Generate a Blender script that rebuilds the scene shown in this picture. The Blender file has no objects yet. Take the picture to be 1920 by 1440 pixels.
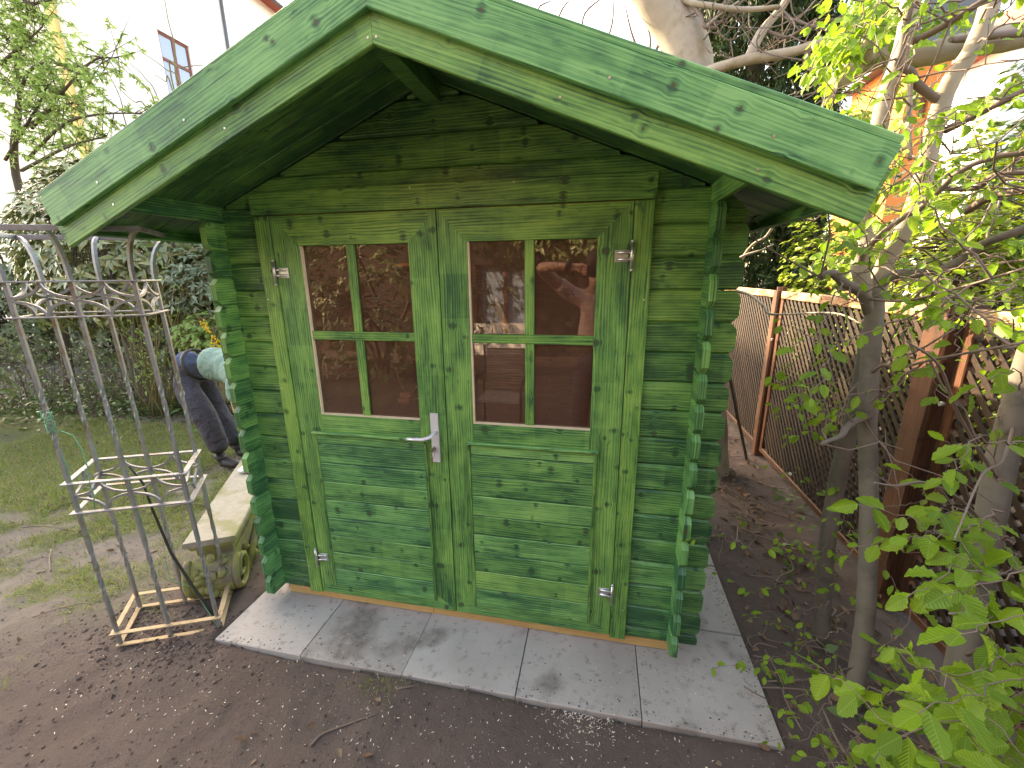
import bpy, math, random
import numpy as np
from mathutils import Vector, Matrix

random.seed(7); rng = np.random.default_rng(7)
SC = bpy.context.scene
COL = SC.collection
R = math.radians

# ------------------------------------------------------------------ camera, sky, sun, exposure
CAM_LOC = np.array([0.6174, -1.628, 1.5416])
CAM_R = np.array([[0.97988, -0.195436, -0.040592], [0.199353, 0.947923, 0.248397], [-0.010068, -0.251491, 0.967807]])  # right, forward, up
FPX = 786.36
cd = bpy.data.cameras.new('camera'); cam = bpy.data.objects.new('camera', cd); COL.objects.link(cam)
cd.sensor_width = 36.0; cd.lens = FPX / 1920 * 36.0; cd.clip_start = 0.02; cd.clip_end = 3000
cam.matrix_world = Matrix(((CAM_R[0, 0], CAM_R[0, 2], -CAM_R[0, 1], CAM_LOC[0]), (CAM_R[1, 0], CAM_R[1, 2], -CAM_R[1, 1], CAM_LOC[1]),
                           (CAM_R[2, 0], CAM_R[2, 2], -CAM_R[2, 1], CAM_LOC[2]), (0, 0, 0, 1)))
SC.camera = cam

SUN_EL = 31.5
SUN_DIR = np.array([-0.78, 0.62, 0.0]); SUN_DIR = SUN_DIR / np.linalg.norm(SUN_DIR)
SUN_AZ = math.atan2(SUN_DIR[0], SUN_DIR[1])
W = bpy.data.worlds.new('World'); SC.world = W; W.use_nodes = True
nt = W.node_tree; nt.nodes.clear()
sky = nt.nodes.new('ShaderNodeTexSky'); sky.sky_type = 'NISHITA'; sky.sun_disc = False
sky.sun_elevation = R(SUN_EL); sky.sun_rotation = SUN_AZ; sky.air_density = 1.0; sky.dust_density = 2.2; sky.ozone_density = 1.0
bg = nt.nodes.new('ShaderNodeBackground'); bg.inputs[1].default_value = 0.15
wo = nt.nodes.new('ShaderNodeOutputWorld')
nt.links.new(sky.outputs[0], bg.inputs[0]); nt.links.new(bg.outputs[0], wo.inputs[0])
ld = bpy.data.lights.new('sun', 'SUN'); ld.energy = 2.6; ld.angle = R(0.55); ld.color = (1.0, 0.93, 0.82)
sun = bpy.data.objects.new('sun', ld); COL.objects.link(sun)
sd = Vector((SUN_DIR[0] * math.cos(R(SUN_EL)), SUN_DIR[1] * math.cos(R(SUN_EL)), math.sin(R(SUN_EL))))
sun.rotation_euler = sd.to_track_quat('Z', 'Y').to_euler(); sun.location = (-8, 8, 12)
SC.view_settings.view_transform = 'Standard'; SC.view_settings.look = 'None'
SC.view_settings.exposure = 3.1; SC.view_settings.gamma = 1.0; SC.view_settings.use_curve_mapping = False
SC.view_settings.use_white_balance = True; SC.view_settings.white_balance_temperature = 9300; SC.view_settings.white_balance_tint = 12
SC.cycles.use_denoising = True
SC.cycles.max_bounces = 7; SC.cycles.transparent_max_bounces = 12

def ray(u, v):
    return CAM_R @ np.array([(u - 960) / FPX, 1.0, -(v - 720) / FPX])
def at(u, v, y):            # point on the plane y = const seen in that direction
    d = ray(u, v); return CAM_LOC + d * (y - CAM_LOC[1]) / d[1]
def atx(u, v, x):
    d = ray(u, v); return CAM_LOC + d * (x - CAM_LOC[0]) / d[0]
def atz(u, v, z=-0.13):
    d = ray(u, v); return CAM_LOC + d * (z - CAM_LOC[2]) / d[2]
def atd(u, v, dep):         # point at a given distance
    return CAM_LOC + ray(u, v) * dep
def view_depth(P):
    return (np.asarray(P) - CAM_LOC) @ CAM_R[:, 1]
def in_view(P):
    d = (np.asarray(P) - CAM_LOC) @ CAM_R
    z = np.maximum(d[..., 1], 1e-3)
    return (d[..., 1] > .1) & (np.abs(d[..., 0] / z) < 960 / FPX) & (np.abs(d[..., 2] / z) < 720 / FPX)

# ------------------------------------------------------------------ node helpers
class NT:
    def __init__(s, name):
        s.m = bpy.data.materials.new(name); s.m.use_nodes = True
        s.t = s.m.node_tree; s.t.nodes.clear()
        s.out = s.t.nodes.new('ShaderNodeOutputMaterial')
    def n(s, typ, **kw):
        x = s.t.nodes.new(typ)
        for k, v in kw.items():
            if k.startswith('i_'):
                s.inp(x, k[2:], v)
            else: setattr(x, k, v)
        return x
    def inp(s, x, k, v):
        sock = x.inputs[int(k)] if k.isdigit() else x.inputs[k]
        if isinstance(v, bpy.types.NodeSocket): s.t.links.new(v, sock)
        elif isinstance(v, bpy.types.Node): s.t.links.new(v.outputs[0], sock)
        else: sock.default_value = v
    def math(s, op, a, b=None, c=None, clamp=False):
        x = s.t.nodes.new('ShaderNodeMath'); x.operation = op; x.use_clamp = clamp
        s.inp(x, '0', a)
        if b is not None: s.inp(x, '1', b)
        if c is not None: s.inp(x, '2', c)
        return x.outputs[0]
    def vmath(s, op, a, b=None):
        x = s.t.nodes.new('ShaderNodeVectorMath'); x.operation = op
        s.inp(x, '0', a)
        if b is not None: s.inp(x, '1', b)
        return x.outputs['Value'] if op in ('LENGTH', 'DOT_PRODUCT', 'DISTANCE') else x.outputs[0]
    def xyz(s, a, b, c=0.0):
        x = s.t.nodes.new('ShaderNodeCombineXYZ'); s.inp(x, '0', a); s.inp(x, '1', b); s.inp(x, '2', c); return x.outputs[0]
    def noise(s, vec, scale, detail=3.0, rough=0.55, dist=0.0):
        x = s.t.nodes.new('ShaderNodeTexNoise'); s.inp(x, 'Vector', vec); x.inputs['Scale'].default_value = scale
        x.inputs['Detail'].default_value = detail; x.inputs['Roughness'].default_value = rough; x.inputs['Distortion'].default_value = dist
        return x.outputs[0]
    def ramp(s, fac, stops, interp='LINEAR'):
        x = s.t.nodes.new('ShaderNodeValToRGB'); s.inp(x, '0', fac); cr = x.color_ramp; cr.interpolation = interp
        while len(cr.elements) < len(stops): cr.elements.new(0.5)
        for e, (p, c) in zip(cr.elements, stops):
            e.position = p; e.color = (c[0], c[1], c[2], 1) if not isinstance(c, (int, float)) else (c, c, c, 1)
        return x.outputs[0]
    def mix(s, fac, a, b, mode='MIX'):
        x = s.t.nodes.new('ShaderNodeMix'); x.data_type = 'RGBA'; x.blend_type = mode; x.clamp_factor = True
        s.inp(x, '0', fac)
        for k, v in ((6, a), (7, b)):
            if isinstance(v, (tuple, list)): x.inputs[k].default_value = (v[0], v[1], v[2], 1)
            else: s.t.links.new(v, x.inputs[k])
        return x.outputs[2]
    def step(s, a, lo, hi):
        x = s.t.nodes.new('ShaderNodeMapRange'); x.interpolation_type = 'SMOOTHSTEP'
        s.inp(x, '0', a); s.inp(x, '1', lo); s.inp(x, '2', hi); x.inputs[3].default_value = 0; x.inputs[4].default_value = 1
        return x.outputs[0]
    def attr(s, name):
        return s.n('ShaderNodeAttribute', attribute_name=name)
    def bump(s, h, strength, dist):
        x = s.t.nodes.new('ShaderNodeBump'); s.inp(x, 'Height', h); x.inputs['Strength'].default_value = strength; x.inputs['Distance'].default_value = dist
        return x.outputs[0]
    def principled(s, col, rough=0.6, metal=0.0, spec=0.5, normal=None):
        p = s.t.nodes.new('ShaderNodeBsdfPrincipled')
        if isinstance(col, (tuple, list)): p.inputs['Base Color'].default_value = (col[0], col[1], col[2], 1)
        else: s.t.links.new(col, p.inputs['Base Color'])
        s.inp(p, 'Roughness', rough); s.inp(p, 'Metallic', metal); p.inputs['Specular IOR Level'].default_value = spec
        if normal is not None: s.t.links.new(normal, p.inputs['Normal'])
        return p.outputs[0]
    def done(s, sh):
        s.t.links.new(sh, s.out.inputs[0]); return s.m

def wood_mat(name, light, mid, dark, knot, teal=None, rough=0.5, spec=0.35, contrast=1.0, knots=1.0, bump=0.35, blotch=1.0):
    m = NT(name)
    uv = m.n('ShaderNodeTexCoord').outputs['UV']
    sp = m.n('ShaderNodeSeparateXYZ'); m.inp(sp, '0', uv); u, v = sp.outputs[0], sp.outputs[1]
    tone = m.attr('tone'); tsep = m.n('ShaderNodeSeparateXYZ'); m.inp(tsep, '0', tone.outputs['Vector'])
    # knots
    S = m.xyz(m.math('MULTIPLY', u, 1 / 0.17), m.math('MULTIPLY', v, 1 / 0.06))
    vo = m.n('ShaderNodeTexVoronoi', voronoi_dimensions='2D'); m.inp(vo, 'Vector', S); vo.inputs['Scale'].default_value = 1; vo.inputs['Randomness'].default_value = 0.95
    dl = m.vmath('MULTIPLY', m.vmath('SUBTRACT', S, vo.outputs['Position']), (0.17, 0.06 * 0.75, 0))
    wob = m.noise(uv, 60, 2)
    rr = m.math('ADD', m.vmath('LENGTH', dl), m.math('MULTIPLY', m.math('SUBTRACT', wob, .5), .009))
    csep = m.n('ShaderNodeSeparateXYZ'); m.inp(csep, '0', vo.outputs['Color'])
    ks = m.math('MULTIPLY', m.math('SUBTRACT', csep.outputs[0], 0.52), 0.0145 * knots)          # radius, may be < 0
    kmask = m.math('SUBTRACT', 1.0, m.step(rr, m.math('MULTIPLY', ks, .6), m.math('ADD', ks, .0015)))
    has = m.step(ks, 0.0, 0.001); kmask = m.math('MULTIPLY', kmask, has)
    halo = m.math('MULTIPLY', m.math('SUBTRACT', 1.0, m.step(rr, ks, m.math('ADD', m.math('MULTIPLY', ks, 1.8), .009))), has)
    dv = m.n('ShaderNodeSeparateXYZ'); m.inp(dv, '0', dl)
    bul = m.math('MULTIPLY', m.math('MULTIPLY', dv.outputs[1], m.math('SUBTRACT', 1.0, m.step(rr, 0.0, 0.032))), m.math('MULTIPLY', has, -0.7))
    v2 = m.math('ADD', v, bul)
    warp = m.noise(m.xyz(m.math('MULTIPLY', u, 1.1), m.math('MULTIPLY', v2, 6)), 1.0, 2)
    v3 = m.math('ADD', v2, m.math('MULTIPLY', m.math('SUBTRACT', warp, .5), .05))
    fine = m.noise(m.xyz(m.math('MULTIPLY', u, 4.0), m.math('MULTIPLY', v3, 210)), 1.0, 3, .6)
    ring = m.math('SINE', m.math('MULTIPLY', v3, 2 * math.pi / 0.0105))
    ring = m.math('MULTIPLY', ring, m.noise(m.xyz(m.math('MULTIPLY', u, 1.2), m.math('MULTIPLY', v, 16)), 1.0, 2))
    g = m.math('ADD', m.math('MULTIPLY', m.math('SUBTRACT', fine, .5), 1.7 * contrast), m.math('MULTIPLY', ring, .30 * contrast))
    b1 = m.noise(m.xyz(m.math('MULTIPLY', u, 2.6), m.math('MULTIPLY', v, 11)), 1.0, 4, .6)
    b2 = m.noise(m.xyz(m.math('MULTIPLY', u, 11), m.math('MULTIPLY', v, 26)), 1.0, 3, .6)
    bb = m.math('ADD', m.math('MULTIPLY', m.math('SUBTRACT', b1, .5), 1.55 * blotch), m.math('MULTIPLY', m.math('SUBTRACT', b2, .5), .8 * blotch))
    lap = m.n('ShaderNodeTexVoronoi', voronoi_dimensions='1D'); m.inp(lap, 'W', m.math('MULTIPLY', u, 5.5)); lap.inputs['Scale'].default_value = 1
    ls = m.n('ShaderNodeSeparateXYZ'); m.inp(ls, '0', lap.outputs['Color'])
    bb = m.math('ADD', bb, m.math('MULTIPLY', m.math('SUBTRACT', ls.outputs[0], .5), .20 * blotch))
    f = m.math('ADD', m.math('ADD', m.math('ADD', 0.46, g), bb), m.math('MULTIPLY', m.math('SUBTRACT', tsep.outputs[0], .5), .8))
    f = m.math('SUBTRACT', f, m.math('MULTIPLY', m.math('MULTIPLY', halo, m.math('MULTIPLY', b2, 2.0)), .42 * blotch))
    b3 = m.noise(m.xyz(m.math('MULTIPLY', u, 9), m.math('MULTIPLY', v, 34)), 1.0, 4, .7)
    f = m.math('SUBTRACT', f, m.math('MULTIPLY', m.step(b3, .57, .72), .40 * blotch))
    col = m.ramp(f, [(0.0, dark), (0.48, mid), (0.95, light)])
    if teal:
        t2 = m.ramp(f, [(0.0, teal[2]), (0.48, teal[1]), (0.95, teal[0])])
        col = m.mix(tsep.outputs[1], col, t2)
    col = m.mix(m.math('MULTIPLY', kmask, .8), col, knot)
    h = m.math('ADD', m.math('MULTIPLY', fine, .6), m.math('MULTIPLY', kmask, -.6))
    return m.done(m.principled(col, m.math('ADD', rough, m.math('MULTIPLY', m.math('SUBTRACT', b2, .5), .25)), 0, spec, m.bump(h, bump, .0015)))

def plain_mat(name, col, rough=.6, metal=0, spec=.5, var=0.25, scale=18, bump=0.0, col2=None, scale2=4, mask=(.5, .65)):
    m = NT(name); oc = m.n('ShaderNodeTexCoord').outputs['Object']
    n1 = m.noise(oc, scale, 4)
    c = m.mix(n1, tuple(x * (1 - var) for x in col), tuple(min(1, x * (1 + var)) for x in col))
    if col2 is not None:
        n2 = m.noise(oc, scale2, 5, .65); c = m.mix(m.step(n2, mask[0], mask[1]), c, col2)
    nm = m.bump(n1, bump, .004) if bump else None
    return m.done(m.principled(c, m.math('ADD', rough - .08, m.math('MULTIPLY', n1, .16)), metal, spec, nm))

def leaf_mat(name, cols, rough=.4, trans=.45, spec=.5, tcol=None, veins=False):
    """cols: list of leaf colours, chosen per leaf by the stored attribute; thin leaves let light through"""
    m = NT(name); a = m.attr('tone'); s = m.n('ShaderNodeSeparateXYZ'); m.inp(s, '0', a.outputs['Vector'])
    oi = m.n('ShaderNodeObjectInfo')
    fac = m.math('FRACT', m.math('ADD', s.outputs[0], m.math('MULTIPLY', oi.outputs['Random'], s.outputs[2])))
    k = len(cols); col = m.ramp(fac, [(i / (k - 1), c) for i, c in enumerate(cols)])
    col = m.mix(m.math('MULTIPLY', s.outputs[1], .35), col, tuple(x * 1.6 for x in cols[-1]))
    nm = None
    if veins:
        uv = m.n('ShaderNodeSeparateXYZ'); m.inp(uv, '0', m.n('ShaderNodeTexCoord').outputs['UV'])
        av = m.math('ABSOLUTE', uv.outputs[1])
        w = m.math('SINE', m.math('MULTIPLY', m.math('SUBTRACT', uv.outputs[0], m.math('MULTIPLY', av, .95)), 2 * math.pi * 11))
        rib = m.step(w, .55, .98); mid = m.math('SUBTRACT', 1.0, m.step(av, .008, .022))
        col = m.mix(m.math('MULTIPLY', m.math('MAXIMUM', m.math('MULTIPLY', rib, .5), mid), .38), col, (.42, .55, .12))
        col = m.mix(m.math('MULTIPLY', m.step(w, -.3, -.95), .22), col, tuple(x * .6 for x in cols[2]))
        nm = m.bump(w, .35, .003)
    tc = m.mix(.5, col, tcol) if tcol else col
    p = m.principled(col, rough, 0, spec, nm)
    t = m.n('ShaderNodeBsdfTranslucent'); m.t.links.new(tc, t.inputs[0])
    mx = m.n('ShaderNodeMixShader'); mx.inputs[0].default_value = trans
    m.t.links.new(p, mx.inputs[1]); m.t.links.new(t.outputs[0], mx.inputs[2])
    return m.done(mx.outputs[0])

# ------------------------------------------------------------------ object helpers
ROOT = {}
def tag(o, label=None, cat=None, group=None, kind=None):
    if label: o['label'] = label
    if cat: o['category'] = cat
    if group: o['group'] = group
    if kind: o['kind'] = kind
    return o
def thing(name, loc, label, cat, group=None):
    o = bpy.data.objects.new(name, None); COL.objects.link(o); o.location = tuple(float(x) for x in loc); o.empty_display_size = .2
    ROOT[o.name] = Vector(o.location); return tag(o, label, cat, group)
def attach(o, parent):
    o.parent = parent
    if parent.name in ROOT: o.matrix_parent_inverse = Matrix.Translation(-ROOT[parent.name])
    return o
def link(name, mesh, mat, parent=None):
    o = bpy.data.objects.new(name, mesh); COL.objects.link(o)
    if mat is not None and len(mesh.materials) == 0: mesh.materials.append(mat)
    if parent is not None: attach(o, parent)
    return o

def unit(a):
    a = np.asarray(a, float); return a / (np.linalg.norm(a) + 1e-12)

class MB:
    """collects shapes, then links them as ONE mesh object"""
    def __init__(s): s.v = []; s.f = []; s.uv = []; s.tone = []; s.sm = []
    def face(s, idx, uvs, tone, smooth=False):
        s.f.append(idx); s.uv.append(uvs); s.tone.append(tone); s.sm.append(smooth)
    def plank(s, a, b, wdir, w, t, bev=.002, e0=None, e1=None, extra=(), tone=None, chop0=0.0, chop1=0.0):
        """board from a to b, its width along wdir; e0/e1 give how far each end is cut back at a place across the width"""
        a = np.asarray(a, float); b = np.asarray(b, float); ax = unit(b - a); L = np.linalg.norm(b - a)
        wd = np.asarray(wdir, float); wd = unit(wd - ax * (wd @ ax)); nd = np.cross(ax, wd)
        wcs = sorted(set([-w / 2, -w / 2 + bev, w / 2 - bev, w / 2] + list(extra)))
        ou, ov = random.uniform(0, 60), random.uniform(0, 60)
        if tone is None: tone = (random.uniform(.25, .75), random.uniform(0, .25), 0)
        base = len(s.v); n = len(wcs)
        for end in (0, 1):
            for side in (1, -1):
                for wc in wcs:
                    ht = t / 2 - (bev if abs(abs(wc) - w / 2) < 1e-9 else 0)
                    if end == 0: x = (e0(wc) if e0 else 0.0)
                    else: x = L - (e1(wc) if e1 else 0.0)
                    s.v.append(a + ax * x + wd * wc + nd * ht * side)
        def id(end, side, i): return base + end * 2 * n + (0 if side == 1 else n) + i
        def xx(end, wc):
            return (e0(wc) if e0 else 0.0) if end == 0 else L - (e1(wc) if e1 else 0.0)
        for i in range(n - 1):
            for side in (1, -1):
                q = [id(0, side, i), id(1, side, i), id(1, side, i + 1), id(0, side, i + 1)]
                vo = ov + (0 if side == 1 else 3.7)
                uvq = [(ou + xx(0, wcs[i]), vo + wcs[i]), (ou + xx(1, wcs[i]), vo + wcs[i]), (ou + xx(1, wcs[i + 1]), vo + wcs[i + 1]), (ou + xx(0, wcs[i + 1]), vo + wcs[i + 1])]
                if side == -1: q = q[::-1]; uvq = uvq[::-1]
                s.face(q, uvq, tone)
            for end in (0, 1):
                q = [id(end, 1, i), id(end, 1, i + 1), id(end, -1, i + 1), id(end, -1, i)]
                uvq = [(ou + wcs[i] * .3, ov + 9), (ou + wcs[i + 1] * .3, ov + 9), (ou + wcs[i + 1] * .3, ov + 9 + t), (ou + wcs[i] * .3, ov + 9 + t)]
                if end == 1: q = q[::-1]; uvq = uvq[::-1]
                s.face(q, uvq, tone)
        for i, fl in ((0, 1), (n - 1, 0)):
            q = [id(0, 1, i), id(0, -1, i), id(1, -1, i), id(1, 1, i)]
            uvq = [(ou, ov + 5), (ou, ov + 5 + t), (ou + L, ov + 5 + t), (ou + L, ov + 5)]
            if fl == 0: q = q[::-1]; uvq = uvq[::-1]
            s.face(q, uvq, tone)
        return s
    def box(s, lo, hi, bev=0.0, tone=None):
        lo = np.asarray(lo, float); hi = np.asarray(hi, float); d = hi - lo
        k = int(np.argmax(d)); o = [i for i in range(3) if i != k]; wk = o[0] if d[o[0]] >= d[o[1]] else o[1]; tk = [i for i in o if i != wk][0]
        c = (lo + hi) / 2; a = c.copy(); b = c.copy(); a[k] = lo[k]; b[k] = hi[k]; wd = np.zeros(3); wd[wk] = 1
        return s.plank(a, b, wd, d[wk], d[tk], max(bev, 1e-4), tone=tone)
    def tube(s, pts, rad, n=7, tone=(.5, 0, 0), cap=True, square=False, twist=None, smooth=True, squash=1.0):
        pts = [np.asarray(p, float) for p in pts]
        m = len(pts)
        if not hasattr(rad, '__len__'): rad = [rad] * m
        base = len(s.v); prev = None; ou, ov = random.uniform(0, 50), random.uniform(0, 50); acc = 0.0; us = []
        for i, p in enumerate(pts):
            t = unit(pts[min(i + 1, m - 1)] - pts[max(i - 1, 0)])
            if prev is None:
                ref = np.array([0, 0, 1.0]) if abs(t[2]) < .9 else np.array([1.0, 0, 0])
                x = unit(np.cross(ref, t))
            else:
                x = prev - t * (prev @ t); x = unit(x)
            prev = x; y = np.cross(t, x)
            if i: acc += np.linalg.norm(p - pts[i - 1])
            us.append(acc); tw = twist[i] if twist is not None else 0.0
            for k in range(n):
                a = 2 * math.pi * k / n + (math.pi / 4 if square else 0) + tw
                s.v.append(p + (x * math.cos(a) + y * math.sin(a) * squash) * rad[i] * (1.414 if square else 1))
        rr = max(rad)
        for i in range(m - 1):
            for k in range(n):
                k2 = (k + 1) % n
                q = [base + i * n + k, base + i * n + k2, base + (i + 1) * n + k2, base + (i + 1) * n + k]
                w0, w1 = 2 * math.pi * rr * k / n, 2 * math.pi * rr * (k + 1) / n
                s.face(q, [(ou + us[i], ov + w0), (ou + us[i], ov + w1), (ou + us[i + 1], ov + w1), (ou + us[i + 1], ov + w0)], tone, smooth and not square)
        if cap:
            s.face([base + k for k in range(n)][::-1], [(ou, ov)] * n, tone)
            s.face([base + (m - 1) * n + k for k in range(n)], [(ou, ov)] * n, tone)
        return s
    def raw(s, verts, faces, tone=(.5, 0, 0), smooth=False):
        b = len(s.v)
        s.v.extend([np.asarray(p, float) for p in verts])
        for f in faces:
            s.face([b + i for i in f], [(verts[i][0], verts[i][1] + verts[i][2]) for i in f], tone, smooth)
        return s
    def prism(s, poly, o, ex, ey, ez, depth, tone=(.5, 0, 0)):
        """polygon in the plane (ex, ey) at o, pushed along ez"""
        o, ex, ey, ez = [np.asarray(q, float) for q in (o, ex, ey, ez)]
        n = len(poly); V = [o + ex * p[0] + ey * p[1] for p in poly] + [o + ex * p[0] + ey * p[1] + ez * depth for p in poly]
        F = [list(range(n))[::-1], list(range(n, 2 * n))] + [[i, (i + 1) % n, n + (i + 1) % n, n + i] for i in range(n)]
        return s.raw(V, F, tone)
    def blob(s, c, r, ax=None, n=8, m=5, tone=(.5, 0, 0), jit=0.0):
        ax = np.eye(3) if ax is None else ax; r = np.asarray(r, float) * np.ones(3)
        V = []; F = []
        for i in range(m + 1):
            th = math.pi * i / m
            for k in range(n):
                ph = 2 * math.pi * k / n
                q = np.array([math.sin(th) * math.cos(ph), math.sin(th) * math.sin(ph), math.cos(th)]) * r * (1 + random.uniform(-jit, jit))
                V.append(np.asarray(c, float) + ax @ q)
        for i in range(m):
            for k in range(n):
                F.append([i * n + k, (i + 1) * n + k, (i + 1) * n + (k + 1) % n, i * n + (k + 1) % n])
        return s.raw(V, F, tone, True)
    def mesh(s, name):
        me = bpy.data.meshes.new(name); me.from_pydata([tuple(p) for p in s.v], [], s.f)
        uvl = me.uv_layers.new(name='UVMap'); flat = [c for f in s.uv for p in f for c in p]; uvl.data.foreach_set('uv', flat)
        at_ = me.attributes.new('tone', 'FLOAT_VECTOR', 'FACE'); at_.data.foreach_set('vector', [c for t in s.tone for c in t])
        me.polygons.foreach_set('use_smooth', s.sm); me.update(); return me
    def build(s, name, mat, parent=None): return link(name, s.mesh(name), mat, parent)

def fast_mesh(name, V, F, tone=None, smooth=False, uv=None):
    """V (n,3), F (m,k) arrays; tone (m,3) per face"""
    me = bpy.data.meshes.new(name); V = np.asarray(V, np.float32); F = np.asarray(F, np.int32); k = F.shape[1]
    me.vertices.add(len(V)); me.vertices.foreach_set('co', V.ravel())
    me.loops.add(F.size); me.loops.foreach_set('vertex_index', F.ravel())
    me.polygons.add(len(F)); me.polygons.foreach_set('loop_start', np.arange(0, F.size, k, dtype=np.int32))
    if smooth: me.polygons.foreach_set('use_smooth', np.ones(len(F), bool))
    if tone is not None:
        a = me.attributes.new('tone', 'FLOAT_VECTOR', 'FACE'); a.data.foreach_set('vector', np.asarray(tone, np.float32).ravel())
    if uv is not None:
        ul = me.uv_layers.new(name='UVMap'); ul.data.foreach_set('uv', np.asarray(uv, np.float32)[F.ravel()].ravel())
    me.update(calc_edges=True); return me

# leaf shapes: length along +X from the stalk, width along Y, top +Z (unit length)
def leaf_shape(width=.36, k=5, fold=.18, droop=.18, pleat=0.0, tip=.9, blunt=.6):
    V = []; F = []
    for i in range(k + 1):
        x = i / k; w = width * math.sin(math.pi * min(1, x ** blunt)) ** .8 if 0 < i < k else 0.015
        if pleat and 0 < i < k: w *= 1 + (.07 if i % 2 else -.07)
        z = -droop * x * x; pz = pleat * (1 if i % 2 else -1) if 0 < i < k else 0
        xo = .05 if pleat else 0.0
        V += [(x, 0, z), (min(x + xo, 1) if 0 < i < k else x, w, z + fold * w + pz), (min(x + xo, 1) if 0 < i < k else x, -w, z + fold * w + pz)]
    for i in range(k):
        a, b = 3 * i, 3 * i + 3
        F += [(a, b, b + 1, a + 1), (a, a + 2, b + 2, b)]
    return np.array(V, float), np.array(F, int)
LEAF_OVAL = leaf_shape(.2, 4, .25, .25)
LEAF_WIDE = leaf_shape(.32, 4, .2, .15)
LEAF_HORN = leaf_shape(.30, 9, .25, .16, .02, blunt=.86)
LEAF_HORN2 = leaf_shape(.31, 9, .5, .35, .022, blunt=.75)
LEAF_TINY = (np.array([(0, 0, 0), (.5, .2, .04), (1, 0, -.05), (.5, -.2, .04)]), np.array([(0, 3, 2, 1)]))
LEAF_SPRAY = (np.array([(0, 0, 0), (.4, .11, 0), (1, 0, -.15), (.4, -.11, 0)]), np.array([(0, 3, 2, 1)]))

def frames(dirs, roll=None, up=(0, 0, 1)):
    """rotation matrices (N,3,3) whose X axis is dirs and Z axis near up, with a random roll"""
    X = dirs / (np.linalg.norm(dirs, axis=1, keepdims=True) + 1e-9)
    U = np.tile(np.asarray(up, float), (len(X), 1)) if np.ndim(up) == 1 else np.asarray(up)
    Y = np.cross(U, X); bad = np.linalg.norm(Y, axis=1) < 1e-3; Y[bad] = (0, 1, 0); Y /= np.linalg.norm(Y, axis=1, keepdims=True)
    Z = np.cross(X, Y)
    if roll is not None:
        c, s_ = np.cos(roll)[:, None], np.sin(roll)[:, None]; Y, Z = Y * c + Z * s_, Z * c - Y * s_
    return np.stack([X, Y, Z], axis=2)
def leaves_mesh(name, shape, P, M, S, tone):
    V0, F0 = shape; n = len(P)
    V = np.einsum('nij,kj->nki', M, V0) * S[:, None, None] + P[:, None, :]
    F = (F0[None] + (np.arange(n) * len(V0))[:, None, None]).reshape(-1, F0.shape[1])
    T = np.repeat(tone, len(F0), axis=0)
    return fast_mesh(name, V.reshape(-1, 3), F, T, uv=np.tile(V0[:, :2], (n, 1)) if len(V0) > 20 else None)
def leaf_tones(n):
    return np.stack([rng.uniform(0, .999, n), rng.uniform(0, 1, n) ** 3, np.zeros(n)], axis=1)
def foliage(root, shape, P, M, S, mat, parts=0, name='leaf', minpx=9.0):
    """the largest-showing leaves as parts of their plant (shared meshes), the rest as one 'stuff' part"""
    P = np.asarray(P); d = np.maximum(view_depth(P + M[:, :, 0] * S[:, None] * .5), .05); px = S * FPX / d
    px = np.where(in_view(P), px, 0)
    order = np.argsort(-px); pick = order[:parts]; pick = pick[px[pick] >= minpx] if parts else pick
    rest = np.setdiff1d(np.arange(len(P)), pick)
    if len(pick):
        pool = []
        for k in range(3):
            me = fast_mesh(name, shape[0] * (1, (1, .86, 1.1)[k], (.35, 1.1, 2.3)[k]), shape[1], np.tile([.31 * k, .1 * k, .9], (len(shape[1]), 1)), uv=shape[0][:, :2]); me.materials.append(mat); pool.append(me)
        for i in pick:
            o = bpy.data.objects.new(name, random.choice(pool)); COL.objects.link(o); attach(o, root)
            A = np.eye(4); A[:3, :3] = M[i] * S[i]; A[:3, 3] = P[i]; o.matrix_basis = Matrix(A.tolist())
    if len(rest):
        o = link('foliage', leaves_mesh('foliage', shape, P[rest], M[rest], S[rest], leaf_tones(len(rest))), mat, root); o['kind'] = 'stuff'

# ------------------------------------------------------------------ materials
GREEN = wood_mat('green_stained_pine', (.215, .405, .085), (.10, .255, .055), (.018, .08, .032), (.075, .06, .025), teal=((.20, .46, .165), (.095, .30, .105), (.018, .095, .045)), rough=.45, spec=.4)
PINE = wood_mat('bare_pine', (.62, .43, .20), (.50, .32, .13), (.34, .20, .08), (.16, .08, .03), rough=.65, blotch=.4, contrast=.6)
BEAD = plain_mat('pale_bead', (.62, .52, .36), .6)
INNER = wood_mat('bare_boards', (.42, .25, .14), (.32, .18, .10), (.2, .1, .05), (.1, .05, .02), rough=.7, blotch=.5)
FENCE = wood_mat('fence_brown', (.17, .075, .04), (.10, .04, .022), (.04, .018, .01), (.03, .015, .01), rough=.55, blotch=.8, knots=.6)
FENCE_TOP = wood_mat('weathered_rail', (.55, .38, .22), (.36, .18, .08), (.12, .04, .02), (.05, .02, .01), rough=.7, blotch=1.8, knots=.5)
SLAT = wood_mat('lattice_brown', (.055, .032, .017), (.032, .018, .01), (.014, .008, .005), (.015, .01, .01), rough=.6, blotch=.8, knots=0.4)
STEEL = plain_mat('brushed_aluminium', (.66, .67, .70), .34, .35, .5, .06)
CHROME = plain_mat('zinc_plate', (.55, .56, .55), .3, .9, .5, .2, 60)
TREL = plain_mat('galvanised_iron', (.25, .255, .265), .5, .5, .5, .3, 30, .1, (.20, .15, .10), 9, (.5, .68))
TRELB = plain_mat('rusty_tan_iron', (.36, .27, .16), .6, .2, .4, .25, 30, .1, (.16, .10, .05), 12, (.55, .7))
WIRE = plain_mat('green_wire', (.10, .33, .19), .4)
CABLE = plain_mat('dark_stem', (.02, .02, .015), .6)
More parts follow.
